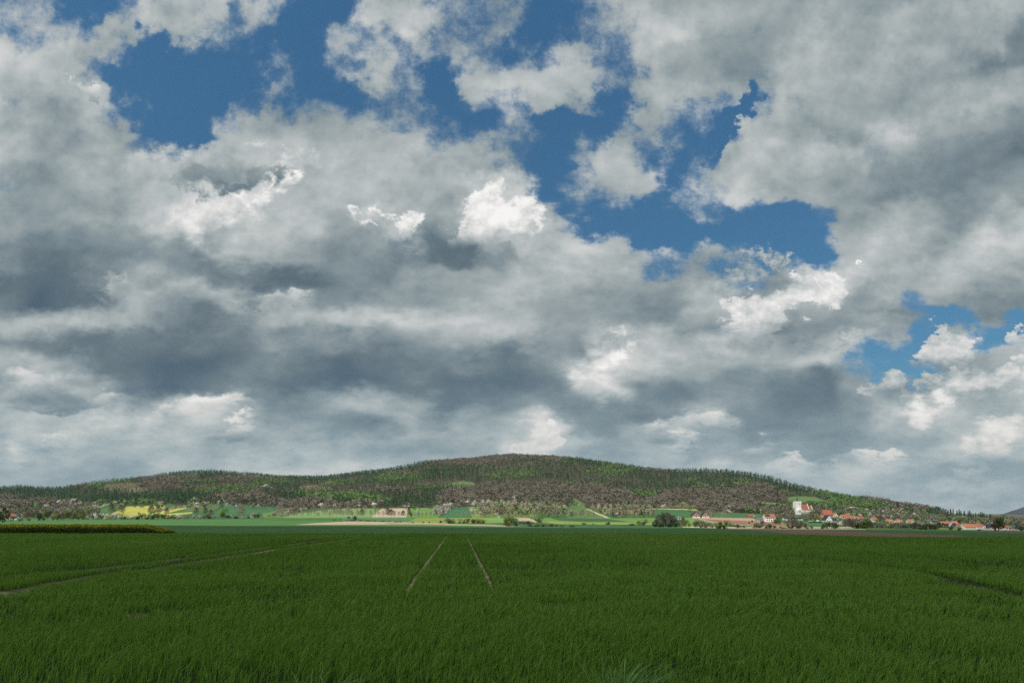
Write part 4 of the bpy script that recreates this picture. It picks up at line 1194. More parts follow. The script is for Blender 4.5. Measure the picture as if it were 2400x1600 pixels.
# ================================================================ single trees and shrubs near enough to tell apart
LM = {}
def leaf(name, cs):
    LM[name] = foliage_mat(name, st(*cs), objrand=True, scale=0.35)
leaf('olive_leaves', [(0.075, 0.085, 0.028), (0.115, 0.130, 0.035), (0.165, 0.180, 0.045)])
leaf('bright_leaves', [(0.075, 0.130, 0.022), (0.125, 0.205, 0.028), (0.19, 0.28, 0.040)])
leaf('dark_leaves', [(0.020, 0.032, 0.018), (0.035, 0.055, 0.025), (0.060, 0.075, 0.030)])
leaf('grey_green_leaves', [(0.11, 0.125, 0.07), (0.17, 0.185, 0.11), (0.24, 0.25, 0.16)])
leaf('needles', [(0.020, 0.046, 0.028), (0.032, 0.070, 0.038), (0.055, 0.095, 0.045)])
leaf('white_blossom', [(0.30, 0.31, 0.23), (0.50, 0.48, 0.41), (0.70, 0.68, 0.62)])
leaf('brown_twigs', [(0.105, 0.085, 0.068), (0.155, 0.125, 0.10), (0.215, 0.18, 0.145)])
leaf('pale_twigs', [(0.21, 0.175, 0.14), (0.30, 0.26, 0.21), (0.40, 0.35, 0.28)])

def norm_crown(t, width=1.0, z0=0.0, z1=1.0):
    c = t.reshape(-1, 3).copy()
    r_ = np.percentile(np.abs(c[:, :2]), 97)
    c[:, :2] *= 0.5 * width / r_
    lo, hi = np.percentile(c[:, 2], 1), np.percentile(c[:, 2], 99.5)
    c[:, 2] = z0 + (c[:, 2] - lo) / (hi - lo) * (z1 - z0)
    return c.reshape(-1, 3, 3)

def cloud_mesh(name, t, mat, r):
    v = t.reshape(-1, 3)
    f = np.arange(len(v)).reshape(-1, 3)
    tint = np.repeat(r.random(len(t)), 3)
    return np_mesh(name, v, f, mat, False, {'tint': ('FLOAT', 'POINT', tint)})

def lobed(r, n, k, z0, z1, rr, size):
    lob = np.stack([r.normal(0, 0.17, k), r.normal(0, 0.17, k), r.uniform(z0 + rr * 0.8, z1 - rr, k)], 1)
    rad = r.uniform(rr * 0.7, rr * 1.25, k)
    def smp(m):
        q = r.integers(0, k, m)
        d = r.normal(size=(m, 3)); d /= np.linalg.norm(d, axis=1)[:, None]
        p = lob[q] + d * (rad[q] * (0.35 + 0.65 * r.random(m) ** 0.5))[:, None]
        p[:, 2] = np.maximum(p[:, 2], z0)
        return p
    return tri_cloud(n, smp, size, r=r)

def limbs_mesh(name, mat, r, spread=0.38, top=0.9, base=0.03, stems=1, n=9):
    m = MB()
    for s_ in range(stems):
        ox, oy = (0, 0) if stems == 1 else (r.uniform(-0.12, 0.12), r.uniform(-0.12, 0.12))
        tz = top * 0.6
        m.tube((ox, oy, -0.02), (ox * 1.2, oy * 1.2, tz), base, base * 0.5, 5)
        m.tube((ox * 1.2, oy * 1.2, tz), (ox * 1.5, oy * 1.5, top), base * 0.5, base * 0.12, 4)
        for i in range(n):
            h0 = r.uniform(0.22, 0.75) * top; a = r.random() * 6.283; l = r.uniform(0.5, 1.0) * spread * (1.15 - h0 * 0.6)
            p = Vector((ox * 1.1, oy * 1.1, h0)); q = p + Vector((math.cos(a) * l * 0.6, math.sin(a) * l * 0.6, l * 0.55))
            e = q + Vector((math.cos(a) * l * 0.4, math.sin(a) * l * 0.4, l * 0.7))
            m.tube(p, q, base * 0.4, base * 0.22, 4); m.tube(q, e, base * 0.22, base * 0.06, 3)
    me = bpy.data.meshes.new(name); me.from_pydata(m.v, [], m.f); me.materials.append(mat); me.update()
    return me

def twigs(r, n, w, z0, z1, size):
    """thin slivers that fan out from the limbs"""
    h = z0 + (z1 - z0) * r.random(n) ** 0.8
    t_ = (h - z0) / (z1 - z0)
    rad = w * np.sin(np.clip(0.25 + t_ * 0.8, 0, 1) * 3.0) ** 0.6 * np.sqrt(r.random(n))
    a = r.random(n) * 6.283
    p = np.stack([rad * np.cos(a), rad * np.sin(a), h], 1)
    d = np.stack([np.cos(a) * 0.6, np.sin(a) * 0.6, np.full(n, 0.9)], 1) + r.normal(0, 0.45, (n, 3))
    d /= np.linalg.norm(d, axis=1)[:, None]
    s = np.cross(d, r.normal(size=(n, 3))); s /= np.linalg.norm(s, axis=1)[:, None]
    L = size * (0.6 + 0.8 * r.random((n, 1)))
    return np.stack([p - s * L * 0.16, p + s * L * 0.16, p + d * L * 1.6], 1)

_kinds = {}
def make_kinds():
    r = np.random.default_rng(11)
    def K_(key, variants): _kinds[key] = variants
    def tree(color, bark, nvar=3, **kw):
        out = []
        for i in range(nvar):
            cr = cloud_mesh('crown', norm_crown(lobed(r, kw.get('n', 520), kw.get('k', 9), kw.get('z0', 0.2), 1.0, kw.get('rr', 0.2), kw.get('size', 0.05)), 1, kw.get('z0', 0.2), 1), LM[color], r)
            tr = limbs_mesh('trunk', bark, r, 0.36, 0.85, kw.get('base', 0.028), kw.get('stems', 1))
            out.append([('trunk', tr), ('crown', cr)])
        return out
    K_('olive', tree('olive_leaves', BARK, z0=0.10)); K_('bright', tree('bright_leaves', BARK, z0=0.08))
    K_('dark', tree('dark_leaves', BARK, z0=0.06, n=700, size=0.045)); K_('greygreen', tree('grey_green_leaves', BARK, z0=0.08))
    K_('bigdark', tree('olive_leaves', BARK, 1, z0=0.16, n=1500, k=16, rr=0.17, size=0.032, stems=3, base=0.035))
    K_('blossom', tree('white_blossom', BARK, z0=0.14))
    def bush(color, n=360, nvar=3):
        out = []
        for i in range(nvar):
            cr = cloud_mesh('foliage', norm_crown(lobed(r, n, 9, 0.0, 1.0, 0.22, 0.06), 1, 0.0, 1), LM[color], r)
            tr = limbs_mesh('stem', BARK, r, 0.4, 0.8, 0.02, 3, 5)
            out.append([('stem', tr), ('foliage', cr)])
        return out
    for k, c in (('bush_olive', 'olive_leaves'), ('bush_bright', 'bright_leaves'), ('bush_dark', 'dark_leaves'), ('bush_grey', 'grey_green_leaves'),
                 ('bush_brown', 'brown_twigs'), ('bush_pale', 'pale_twigs'), ('bush_white', 'white_blossom')):
        K_(k, bush(c))
    def bare(color, bark, w=0.42, n=520, nvar=4, z0=0.2, spread=0.4):
        out = []
        for i in range(nvar):
            cr = cloud_mesh('crown', norm_crown(twigs(r, n, w, z0, 0.92, 0.09), 1, z0, 1), LM[color], r)
            tr = limbs_mesh('trunk', bark, r, spread, 0.92, 0.026, 1, 14)
            out.append([('trunk', tr), ('crown', cr)])
        return out
    K_('bare', bare('brown_twigs', BARK)); K_('bare_pale', bare('pale_twigs', BARKPALE)); K_('row', bare('pale_twigs', BARK, n=230, z0=0.3))
    out = []
    for i in range(4):
        def smp(m):
            h = 0.1 + 0.9 * r.random(m) ** 0.8
            lay = 0.75 + 0.25 * np.sin(h * 38 + i)
            rad = 0.5 * (1.03 - h) ** 0.8 * lay * np.sqrt(r.random(m))
            an = r.random(m) * 6.283
            return np.stack([rad * np.cos(an), rad * np.sin(an), h], 1)
        cr = cloud_mesh('crown', tri_cloud(520, smp, 0.06, r=r), LM['needles'], r)
        m = MB().tube((0, 0, -0.02), (0, 0, 0.93), 0.02, 0.004, 5)
        me = bpy.data.meshes.new('trunk'); me.from_pydata(m.v, [], m.f); me.materials.append(BARK)
        out.append([('trunk', me), ('crown', cr)])
    K_('conifer', out)

INFO = {  # kind: (object name, words, category)
    'olive': ('leafy_tree', 'olive-green leafy tree', 'tree'), 'bright': ('leafy_tree', 'bright green leafy tree', 'tree'),
    'dark': ('dark_tree', 'dark dense tree', 'tree'), 'greygreen': ('willow_tree', 'grey-green airy tree', 'tree'),
    'bigdark': ('large_tree', 'big dark olive tree', 'tree'), 'blossom': ('blossoming_tree', 'white blossoming tree', 'tree'),
    'bush_olive': ('shrub', 'olive-green shrub', 'shrub'), 'bush_bright': ('shrub', 'bright green shrub', 'shrub'), 'bush_dark': ('shrub', 'dark shrub', 'shrub'),
    'bush_grey': ('shrub', 'grey-green shrub', 'shrub'), 'bush_brown': ('shrub', 'brown leafless shrub', 'shrub'), 'bush_pale': ('shrub', 'pale leafless shrub', 'shrub'),
    'bush_white': ('blossoming_shrub', 'white blossoming shrub', 'shrub'), 'bare': ('bare_tree', 'brown leafless tree', 'tree'),
    'bare_pale': ('bare_tree', 'pale leafless tree', 'tree'), 'row': ('roadside_tree', 'slim leafless tree', 'tree'), 'conifer': ('conifer_tree', 'dark pointed conifer', 'tree'),
}
PLACES = [(-99, 62, 'at the left edge by the farmhouse'), (62, 200, 'in the hedge left of the yellow field'), (200, 400, 'before the yellow field'),
          (400, 640, 'below the rounded green field left of centre'), (640, 800, 'on the road left of the tan field'), (800, 955, 'on the road at the tan field'), (955, 1035, 'between the tan field and the dark green plot'),
          (1035, 1135, 'by the dark green plot'), (1135, 1345, 'on the plain before the birch grove'), (1345, 1522, 'left of the dark clump'),
          (1522, 1590, 'in the dark clump right of centre'), (1590, 1760, 'below the slope right of the dark clump'), (1760, 1892, 'below the solar-panel house and the church'),
          (1892, 1972, 'before the steep black-roofed house'), (1972, 2048, 'before the orange roof cluster'), (2048, 2150, 'right of the roof cluster'), (2150, 2262, 'left of the white fence'), (2262, 2500, 'near the villa at the right')]
ORD = ['', 'second', 'third', 'fourth', 'fifth', 'sixth', 'seventh', 'eighth', 'ninth', 'tenth', 'eleventh', 'twelfth', 'thirteenth', 'fourteenth', 'fifteenth', 'sixteenth', 'seventeenth', 'eighteenth']

# photo column, foot row, height, width (photograph pixels), kind
PLANTS = """
6 1224 33 30 dark; 19 1223 28 18 olive; 48 1221 8 14 bush_brown; 67 1220 8 12 bush_brown; 66 1216 18 20 bare; 80 1216 17 16 bare; 92 1220 21 12 dark; 101 1219 12 10 bush_olive
112 1219 27 24 olive; 124 1219 20 16 greygreen; 136 1219 22 20 olive; 149 1219 17 16 bare; 160 1219 24 22 olive; 172 1218 18 16 greygreen; 184 1218 22 20 olive; 195 1218 18 14 olive
206 1217 13 15 bush_white; 218 1217 14 14 bush_brown; 226 1217 17 16 bush_white; 238 1217 15 16 bush_pale; 250 1217 16 16 bush_white; 261 1217 14 14 bush_pale; 272 1217 16 17 bush_white; 284 1217 17 16 bush_white; 294 1217 11 12 bush_dark
312 1216 11 15 bush_white; 322 1217 9 12 bush_dark; 333 1216 16 17 olive; 346 1217 13 16 bush_olive; 357 1217 10 12 bush_dark; 369 1216 15 20 olive; 383 1216 12 14 bush_olive; 393 1216 10 12 bush_pale
209 1206 15 14 olive; 263 1204 20 14 bare; 285 1204 22 14 bare; 355 1207 24 14 bare; 371 1205 22 12 bare; 391 1208 18 10 bare
408 1216 11 16 bush_dark; 420 1216 12 20 bush_white; 437 1216 9 9 bush_pale; 453 1215 9 9 bush_white; 470 1215 10 9 bush_white; 487 1215 12 19 bush_olive; 499 1214 6 10 bush_pale; 521 1214 23 19 bright; 533 1214 8 12 bush_dark; 541 1213 6 13 bush_white; 553 1215 6 14 bush_dark
566 1214 31 16 bare_pale; 573 1214 6 11 bush_white; 581 1214 6 9 bush_dark; 597 1213 12 14 bush_pale; 607 1213 12 14 bush_dark; 630 1210 4 5 bush_dark
460 1206 18 10 bare; 482 1206 18 10 bare; 495 1208 15 9 bare; 642 1208 11 11 bush_white; 655 1211 33 15 bare_pale; 663 1210 18 9 row; 676 1211 13 8 row; 688 1211 11 8 row; 695 1211 15 8 row; 708 1211 14 8 row; 722 1211 15 7 row; 729 1211 22 8 row; 738 1211 24 9 row; 746 1211 12 7 row; 761 1211 32 12 bare_pale; 773 1211 15 8 row; 781 1211 26 9 row; 788 1211 20 9 row; 797 1211 30 9 bare_pale; 805 1211 16 7 row
817 1211 27 14 bare_pale; 826 1211 14 7 row; 838 1211 18 9 row; 848 1211 20 10 bare; 855 1211 28 10 row; 869 1211 16 9 row; 880 1211 22 10 row; 888 1211 14 7 row; 898 1211 15 9 row; 908 1211 23 10 bare; 917 1211 19 14 bare; 925 1211 15 8 row; 935 1211 13 7 row; 945 1211 16 10 bare; 958 1211 24 8 bare; 963 1211 15 9 olive; 973 1211 13 7 row; 980 1211 18 10 blossom; 990 1211 11 7 row; 999 1211 12 7 row; 1009 1211 14 7 row; 1018 1211 10 6 row; 1030 1211 20 12 blossom
1076 1211 13 6 row; 1087 1211 12 6 row; 1097 1211 14 7 row; 1110 1211 13 7 row; 1127 1212 12 8 row; 833 1219 11 13 bush_dark; 824 1220 4 26 bush_brown; 844 1220 4 14 bush_brown; 862 1221 4 24 bush_brown; 879 1221 3 12 bush_brown; 898 1222 3 20 bush_brown; 912 1222 3 10 bush_brown; 930 1223 3 20 bush_brown; 940 1223 3 6 bush_dark; 800 1218 2 6 bush_dark; 784 1219 3 6 bush_dark
967 1225 4 5 bush_dark; 992 1225 4 5 bush_dark; 1006 1225 4 5 bush_dark; 1032 1225 6 9 bush_dark; 1052 1226 14 20 bush_grey; 1063 1226 11 10 bush_grey; 1076 1226 11 12 bush_pale; 1087 1226 9 10 bush_olive; 1098 1226 12 12 bush_olive; 1109 1226 11 14 bush_dark; 1122 1226 11 14 bush_olive; 1133 1226 9 10 bush_olive
1022 1206 22 18 blossom; 1034 1201 18 16 blossom; 1047 1195 16 16 blossom; 1057 1191 14 14 blossom; 1113 1190 18 16 blossom; 1132 1191 20 20 blossom; 1105 1204 13 12 bush_white; 1119 1202 10 12 bush_white; 1176 1190 20 12 blossom; 1192 1190 18 10 blossom; 1207 1176 17 10 blossom
1186 1231 22 16 olive; 1199 1233 25 18 olive; 1209 1233 18 12 bush_olive; 1190 1233 12 14 bush_olive; 1219 1226 6 12 bush_olive; 1230 1227 8 14 bush_olive; 1240 1228 9 14 bush_dark; 1247 1226 5 8 bush_pale; 1263 1224 14 18 bush_grey; 1243 1233 6 12 bush_dark; 1256 1234 9 22 bush_bright; 1273 1234 7 12 bush_dark; 1290 1233 7 26 bush_olive; 1305 1233 4 8 bush_dark; 1318 1234 4 14 bush_olive; 1340 1234 4 18 bush_dark
1367 1228 4 11 bush_dark; 1390 1228 2 6 bush_dark; 1421 1229 5 6 bush_dark; 1427 1229 7 8 bush_dark; 1360 1213 18 8 row; 1340 1213 15 10 bare; 1350 1213 14 8 row; 1379 1213 13 7 row; 1366 1213 22 8 bare_pale; 1392 1213 13 8 row; 1341 1201 7 9 bush_white; 1481 1231 6 15 bush_dark; 1497 1230 11 13 bush_bright; 1509 1230 14 15 bush_grey
1537 1233 16 16 dark; 1544 1232 28 16 bare; 1554 1233 33 16 dark; 1563 1233 34 18 bare; 1570 1233 30 16 dark; 1552 1235 12 24 bush_dark; 1535 1234 8 16 bush_dark; 1579 1233 28 8 bare; 1584 1234 20 14 dark; 1571 1235 12 20 bush_dark; 1582 1235 11 14 bush_dark
1593 1233 16 10 bush_grey; 1600 1234 24 10 bare; 1607 1233 17 18 bright; 1615 1234 12 10 bush_bright; 1630 1235 15 16 bush_grey; 1643 1236 20 24 bush_grey; 1655 1236 15 18 bush_brown; 1668 1236 12 13 bush_grey; 1678 1236 13 10 bush_grey; 1687 1238 15 18 bush_olive; 1697 1239 10 14 bush_bright; 1685 1229 7 12 bush_bright; 1703 1232 13 14 bush_bright; 1712 1233 8 10 bush_bright; 1722 1234 7 10 bush_grey; 1730 1236 8 16 bush_dark; 1742 1236 6 12 bush_olive
1660 1212 18 12 bare_pale; 1668 1212 20 14 bare_pale; 1697 1213 22 10 bare_pale; 1684 1213 14 7 row; 1636 1212 16 12 bare_pale; 1756 1226 5 5 bush_dark; 1763 1223 5 5 bush_dark; 1768 1214 7 6 bush_white; 1771 1237 12 12 bush_olive; 1780 1237 11 14 bush_grey; 1787 1237 18 12 bare; 1795 1238 6 10 bush_bright; 1805 1238 12 14 bush_dark; 1815 1238 8 12 bush_bright
1816 1227 11 12 bush_grey; 1822 1227 13 16 olive; 1828 1228 8 10 bush_dark; 1835 1238 5 16 bush_grey; 1847 1236 22 16 greygreen; 1857 1237 28 20 bare; 1867 1237 22 16 greygreen; 1878 1237 16 12 bare; 1887 1238 14 10 bush_grey; 1855 1238 8 22 bush_brown; 1872 1238 8 20 bush_brown
1893 1239 5 6 bush_dark; 1902 1238 8 8 bush_grey; 1900 1224.5 3.5 12 bush_dark; 1910 1224.5 3.5 12 bush_dark; 1920 1224.5 3.5 12 bush_dark; 1929 1239 12 10 bush_olive; 1936 1237 16 12 olive; 1943 1240 20 12 olive; 1953 1238 17 12 greygreen; 1959 1239 14 12 bush_grey; 1966 1229 12 12 blossom; 1962 1222 9 10 blossom; 1970 1234 14 14 blossom
1981 1237 18 13 bare; 1990 1238 25 16 bare; 1999 1238 24 16 olive; 2008 1238 15 12 bush_dark; 2015 1238 16 14 bush_olive; 2023 1238 16 14 bush_olive; 2031 1239 21 18 bright; 2041 1240 14 8 bare; 2053 1237 10 14 bush_brown; 2066 1237 11 14 bush_brown; 2064 1226 18 20 bare; 2076 1229 8 12 bush_dark
2084 1233 11 14 bush_white; 2094 1234 8 10 bush_bright; 2105 1234 10 14 bush_olive; 2111 1229 9 16 bush_white; 2125 1234 12 12 bush_white; 2137 1233 13 14 bush_white; 2149 1234 12 12 bush_white; 2144 1242 19 13 bare; 2157 1239 7 10 bush_pale; 2040 1212 11 11 blossom; 2055 1213 9 9 blossom; 2075 1212 7 8 blossom; 2091 1216 9 9 blossom; 2104 1213 12 12 blossom; 2133 1217 12 10 blossom
2158 1241 8 8 bush_olive; 2170 1241 14 11 bush_olive; 2181 1241 16 14 olive; 2191 1241 12 10 bush_olive; 2201 1241 18 10 bare; 2210 1241 17 10 bare; 2219 1241 16 9 bare; 2228 1242 12 10 bush_brown; 2236 1242 18 11 bare; 2248 1242.5 12 13 bush_bright; 2249 1231 14 9 dark; 2200 1219 10 8 dark; 2222 1217 9 10 blossom; 2230 1220 12 12 blossom; 2295 1243 4 12 bush_olive
2336 1244 33 34 bigdark; 2323 1221 14 14 bare; 2352 1222 16 16 bare; 2368 1226 18 18 olive; 2383 1243 14 7 bare; 2394 1243.5 15 16 bright; 2371 1241 7 6 bush_bright
2222 1213 18 7 conifer; 2228 1213 20 10 conifer; 2234 1213 21 7 conifer; 2243 1214 17 7 conifer; 2248 1214 20 7 conifer; 2252 1214 17 6 conifer; 2260 1217 20 7 conifer; 2269 1216 19 5 conifer; 2273 1216 19 7 conifer; 2278 1216 14 6 conifer; 2282 1217 13 5 conifer; 2287 1218 17 6 conifer; 2293 1218 15 6 conifer; 2298 1218 18 7 conifer; 2302 1218 17 7 conifer; 2306 1218 16 8 conifer; 2311 1218 11 6 conifer; 2321 1216 11 7 conifer
2207 1207 13 8 bare; 2213 1208 12 7 bare; 2217 1209 10 6 bare
"""

def make_plants():
    make_kinds()
    items = []
    for ln in PLANTS.strip().splitlines():
        for it in ln.split(';'):
            a = it.split()
            items.append((float(a[0]), float(a[1]), float(a[2]), float(a[3]), a[4]))
    groups = {}
    for i, it in enumerate(items):
        if it[4] == 'conifer': place = 'in the skyline conifer row above the right-hand village'
        else: place = next(p for a, b, p in PLACES if a <= it[0] < b)
        sz = '' if it[4] in ('bigdark',) else ('tiny ' if it[2] < 6 else 'small ' if it[2] < 11 else 'tall ' if it[2] > 24 else '')
        groups.setdefault((sz + INFO[it[4]][1], place), []).append(i)
    labels = {}
    for (w, place), ids in groups.items():
        ids.sort(key=lambda i: items[i][0])
        for k, i in enumerate(ids):
            if len(ids) == 1: labels[i] = f'{w} {place}'
            elif k == 0: labels[i] = f'leftmost {w} {place}'
            elif k == len(ids) - 1: labels[i] = f'rightmost {w} {place}'
            else: labels[i] = f'{w} {place}, {ORD[k]} from the left'
    for i, l in labels.items():
        if len(l.split()) > 16: print('LONG', l)
    GR = {'row': 'leafless trees lining the road', 'conifer': 'conifer row above the village'}
    for i, (px, py, h, w, k) in enumerate(items):
        if k == 'conifer' or (py < 1214 and px > 2200):
            Y = 1150.0 + rnd.uniform(-40, 60); X = (px - 1200) / FPX * Y; Z = float(ground_z(X, Y))
            foot = EYE + (HOR - py) / FPX * Y
            h = h + max(0.0, (foot - Z) / Y * FPX)
        else:
            X, Y, Z = hit(px, py)
        s = Y / FPX
        nm, _, cat = INFO[k]
        var = _kinds[k][rnd.randrange(len(_kinds[k]))]
        o = empty(nm, (X, Y, Z - 0.1), rnd.random() * 6.28)
        w = w * rnd.uniform(1.1, 1.9) if k == 'conifer' else w
        o.scale = (w * s * 1.08, w * s * 1.08, h * s * 1.04)
        tag(o, labels[i], cat, GR.get(k) or ('trees of the plain and village' if cat == 'tree' else 'shrubs of the plain and village'))
        for pn, me in var:
            link(pn, me, o)
    print('plants', len(items))

# ================================================================ the near wheat field
def py_of(Y): return HOR + FPX * (1.7 / Y + NEARSLOPE)
def near_pt(px, py):
    Y = 1.7 / ((py - HOR) / FPX - NEARSLOPE)
    return ((px - 1200) / FPX * Y, Y)
TRACKS = [  # wheel tracks: points as seen in the photograph, half width in metres, how thin the crop, how much soil shows
    ([(-400, 1415), (0, 1357), (224, 1333), (485, 1302), (714, 1271), (837, 1254), (960, 1247)], 0.45, 1.0, 0.3),
    ([(-300, 1440), (0, 1390), (92, 1376), (230, 1350), (383, 1330), (540, 1304)], 0.45, 1.0, 0.3),
    ([(540, 1304), (561, 1302), (765, 1271), (862, 1256), (930, 1250)], 0.36, 1.0, 1.0),
    ([(953, 1386), (1045, 1259), (1058, 1250)], 0.08, 1.0, 1.0),
    ([(1156, 1386), (1096, 1261), (1088, 1250)], 0.08, 1.0, 1.0),
    ([(1740, 1290), (1940, 1312), (2170, 1348), (2297, 1376), (2560, 1440)], 0.42, 0.95, 0.05),
    ([(1800, 1281), (2100, 1305), (2400, 1334), (2600, 1352)], 0.42, 0.9, 0.0),
    ([(1060, 1386), (1066, 1300)], 0.08, 0.4, 0.5),
    ([(1530, 1280), (1650, 1285), (1740, 1290)], 0.25, 0.4, 0.0),
]
BARE = [(20, 1393, 42, 6, 0.9), (70, 1385, 22, 4, 0.8), (320, 1443, 40, 6, 0.75), (180, 1444, 30, 4, 0.6), (630, 1446, 26, 4, 0.5), (1290, 1423, 50, 6, 0.55), (1400, 1418, 40, 4, 0.4), (1745, 1381, 26, 5, 0.7), (1840, 1379, 20, 4, 0.5),
        (1455, 1420, 40, 7, 0.4), (1052, 1384, 5, 6, 0.6), (395, 1437, 40, 6, 0.4), (2330, 1428, 60, 5, 0.4)]

def bareness(X, Y, both=False):
    """0 = full stand of wheat, 1 = open soil"""
    b = np.zeros(X.shape); sl_ = np.zeros(X.shape)
    jit = (fbm(X / 0.7, Y / 0.7, 2, 77) - 0.5) * 0.22
    for pts, hw, k, so_ in TRACKS:
        q = [near_pt(*p) for p in pts]
        d = np.full(X.shape, 1e9)
        for (x0, y0), (x1, y1) in zip(q[:-1], q[1:]):
            dx, dy = x1 - x0, y1 - y0
            t = np.clip(((X - x0) * dx + (Y - y0) * dy) / (dx * dx + dy * dy), 0, 1)
            d = np.minimum(d, np.hypot(X - x0 - t * dx, Y - y0 - t * dy))
        m_ = np.clip((hw - d + jit * min(1, hw * 3)) / (hw * 0.4), 0, 1)
        b = np.maximum(b, k * m_); sl_ = np.maximum(sl_, so_ * m_)
    py = py_of(np.maximum(Y, 1)); px = 1200 + FPX * X / np.maximum(Y, 1)
    for cx, cy, a, h_, k in BARE:
        dd = ((px - cx) / a) ** 2 + ((py - cy) / h_) ** 2
        b = np.maximum(b, k * np.clip(1.6 - dd, 0, 1)); sl_ = np.maximum(sl_, k * np.clip(1.6 - dd, 0, 1))
    return (b, sl_) if both else b

_cover0 = cover
def cover(px, py, Y):
    col, forest = _cover0(px, py, Y)
    nr = Y < 106
    X = (px - 1200) / FPX * Y
    b = bareness(X, Y, True)[1]
    b = b * (Y < near_edge(px))
    soil = np.array((0.33, 0.295, 0.155)) * (0.6 + 0.8 * vnoise(X * 6, Y * 6, 5))[..., None]
    w = np.where(nr, b, 0)[..., None]
    col = col * (1 - w) + soil * w
    return col, forest

def wheat():
    V, F, TI, HT = [], [], [], []
    off = 0
    r = rng
    def lod(y0, y1, dens, hgt, wid, seg, margin=1.5, side=0.0):
        nonlocal off
        n = int(dens * (0.92 * (y1 * y1 - y0 * y0) + 2 * margin * (y1 - y0)))
        Y = np.sqrt(y0 * y0 + (y1 * y1 - y0 * y0) * r.random(n))
        X = (r.random(n) * 2 - 1) * (0.92 * Y + margin)
        if side:                 # the same crop beside and behind the viewer, coarser
            n = int(dens * (y1 - y0) * side * 2)
            Y = r.uniform(y0, y1, n); X = r.uniform(-side, side, n)
            k_ = (np.abs(X) > 0.92 * Y + 1.4) | (Y < 4.6)
            X, Y = X[k_], Y[k_]
        # drilled rows run away from the viewer, a little to the left
        row = 0.125
        q = X + 0.078 * Y
        X = X + (np.round(q / row) * row - q) * 0.15
        b = np.where(Y > 4, bareness(X, np.maximum(Y, 1)), 0)
        clump = fbm(X / 1.6, Y / 1.6, 3, 55)
        patch = fbm(X / 9.0, Y / 14.0, 3, 56)
        n = len(X)
        keep = (Y < near_edge(1200 + FPX * X / np.maximum(Y, 1)) + 0.6 * r.random(n)) & (r.random(n) > np.maximum(b, 0.55 * np.clip((0.44 - clump) / 0.12, 0, 1)))
        X, Y, b, clump, patch = X[keep], Y[keep], b[keep], clump[keep], patch[keep]
        n = len(X)
        H = hgt * (0.62 + 0.55 * r.random(n)) * (0.72 + 0.5 * clump) * (1 - 0.5 * b) * (0.9 + 0.25 * patch)
        Wd = wid * (0.7 + 0.6 * r.random(n))
        yaw = r.random(n) * 6.283
        # the wind leans everything a little to the right
        la = r.normal(0.15, 0.9, n); ll = H * (0.10 + 0.75 * r.random(n) ** 1.6)
        dx, dy = np.cos(la) * ll, np.sin(la) * ll
        Z = ground_z(X, Y)
        sx, sy = np.cos(yaw) * Wd / 2, np.sin(yaw) * Wd / 2
        base = np.stack([X, Y, Z - 0.01], 1); s = np.stack([sx, sy, np.zeros(n)], 1)
        d = np.stack([dx, dy, np.zeros(n)], 1); up = np.array([0, 0, 1.0])
        ti = np.clip(r.random(n) * 0.7 + (patch - 0.5) * 0.7 + 0.15, 0, 1)
        if seg == 2:
            p1 = base + d * 0.30 + up * (H * 0.60)[:, None]
            p2 = base + d * 1.0 + up * (H * (1.0 - 0.18 * (ll / H)))[:, None]
            v = np.stack([base - s * 0.8, base + s * 0.8, p1 - s, p1 + s, p2], 1)
            f = np.array([[0, 1, 3], [0, 3, 2], [2, 3, 4]])
            h = np.array([0, 0, 0.6, 0.6, 1.0])
        else:
            p2 = base + d * 0.8 + up * H[:, None]
            v = np.stack([base - s, base + s, p2], 1)
            f = np.array([[0, 1, 2]]); h = np.array([0, 0, 1.0])
        k = v.shape[1]
        V.append(v.reshape(-1, 3)); F.append((np.arange(n)[:, None, None] * k + f[None] + off).reshape(-1, 3))
        TI.append(np.repeat(ti, k)); HT.append(np.tile(h, n))
        off += n * k
        return n
    c = [lod(4.6, 11, 900, 0.20, 0.0085, 2), lod(11, 22, 370, 0.205, 0.014, 2), lod(22, 45, 110, 0.22, 0.028, 1), lod(45, 88.5, 30, 0.22, 0.07, 1)]
    c += [lod(-9, 24, 210, 0.21, 0.020, 1, side=32), lod(24, 60, 40, 0.22, 0.045, 1, side=75)]
    print('wheat', c)
    v = np.vstack(V); f = np.vstack(F)
    def build(n, b):
        a = n.new('ShaderNodeAttribute', attribute_name='tint'); h = n.new('ShaderNodeAttribute', attribute_name='along')
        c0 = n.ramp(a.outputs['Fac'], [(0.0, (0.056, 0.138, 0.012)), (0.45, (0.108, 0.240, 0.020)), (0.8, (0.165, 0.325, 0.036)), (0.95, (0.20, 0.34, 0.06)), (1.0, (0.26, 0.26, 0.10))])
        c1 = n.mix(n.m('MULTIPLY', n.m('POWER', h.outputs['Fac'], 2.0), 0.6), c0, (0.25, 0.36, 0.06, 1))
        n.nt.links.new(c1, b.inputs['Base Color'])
        tr = n.new('ShaderNodeBsdfTranslucent'); n.nt.links.new(c1, tr.inputs[0])
        mx = n.new('ShaderNodeMixShader'); mx.inputs[0].default_value = 0.28
        n.nt.links.new(b.outputs[0], mx.inputs[1]); n.nt.links.new(tr.outputs[0], mx.inputs[2])
        n.nt.links.new(mx.outputs[0], n.nt.nodes['Material Output'].inputs[0])
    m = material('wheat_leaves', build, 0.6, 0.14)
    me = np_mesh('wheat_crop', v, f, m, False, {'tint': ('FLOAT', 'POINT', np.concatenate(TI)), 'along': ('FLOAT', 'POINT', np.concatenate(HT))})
    o = link('wheat_crop', me)
    tag(o, 'deep green young wheat filling the shaded foreground field', 'wheat', None, 'stuff')

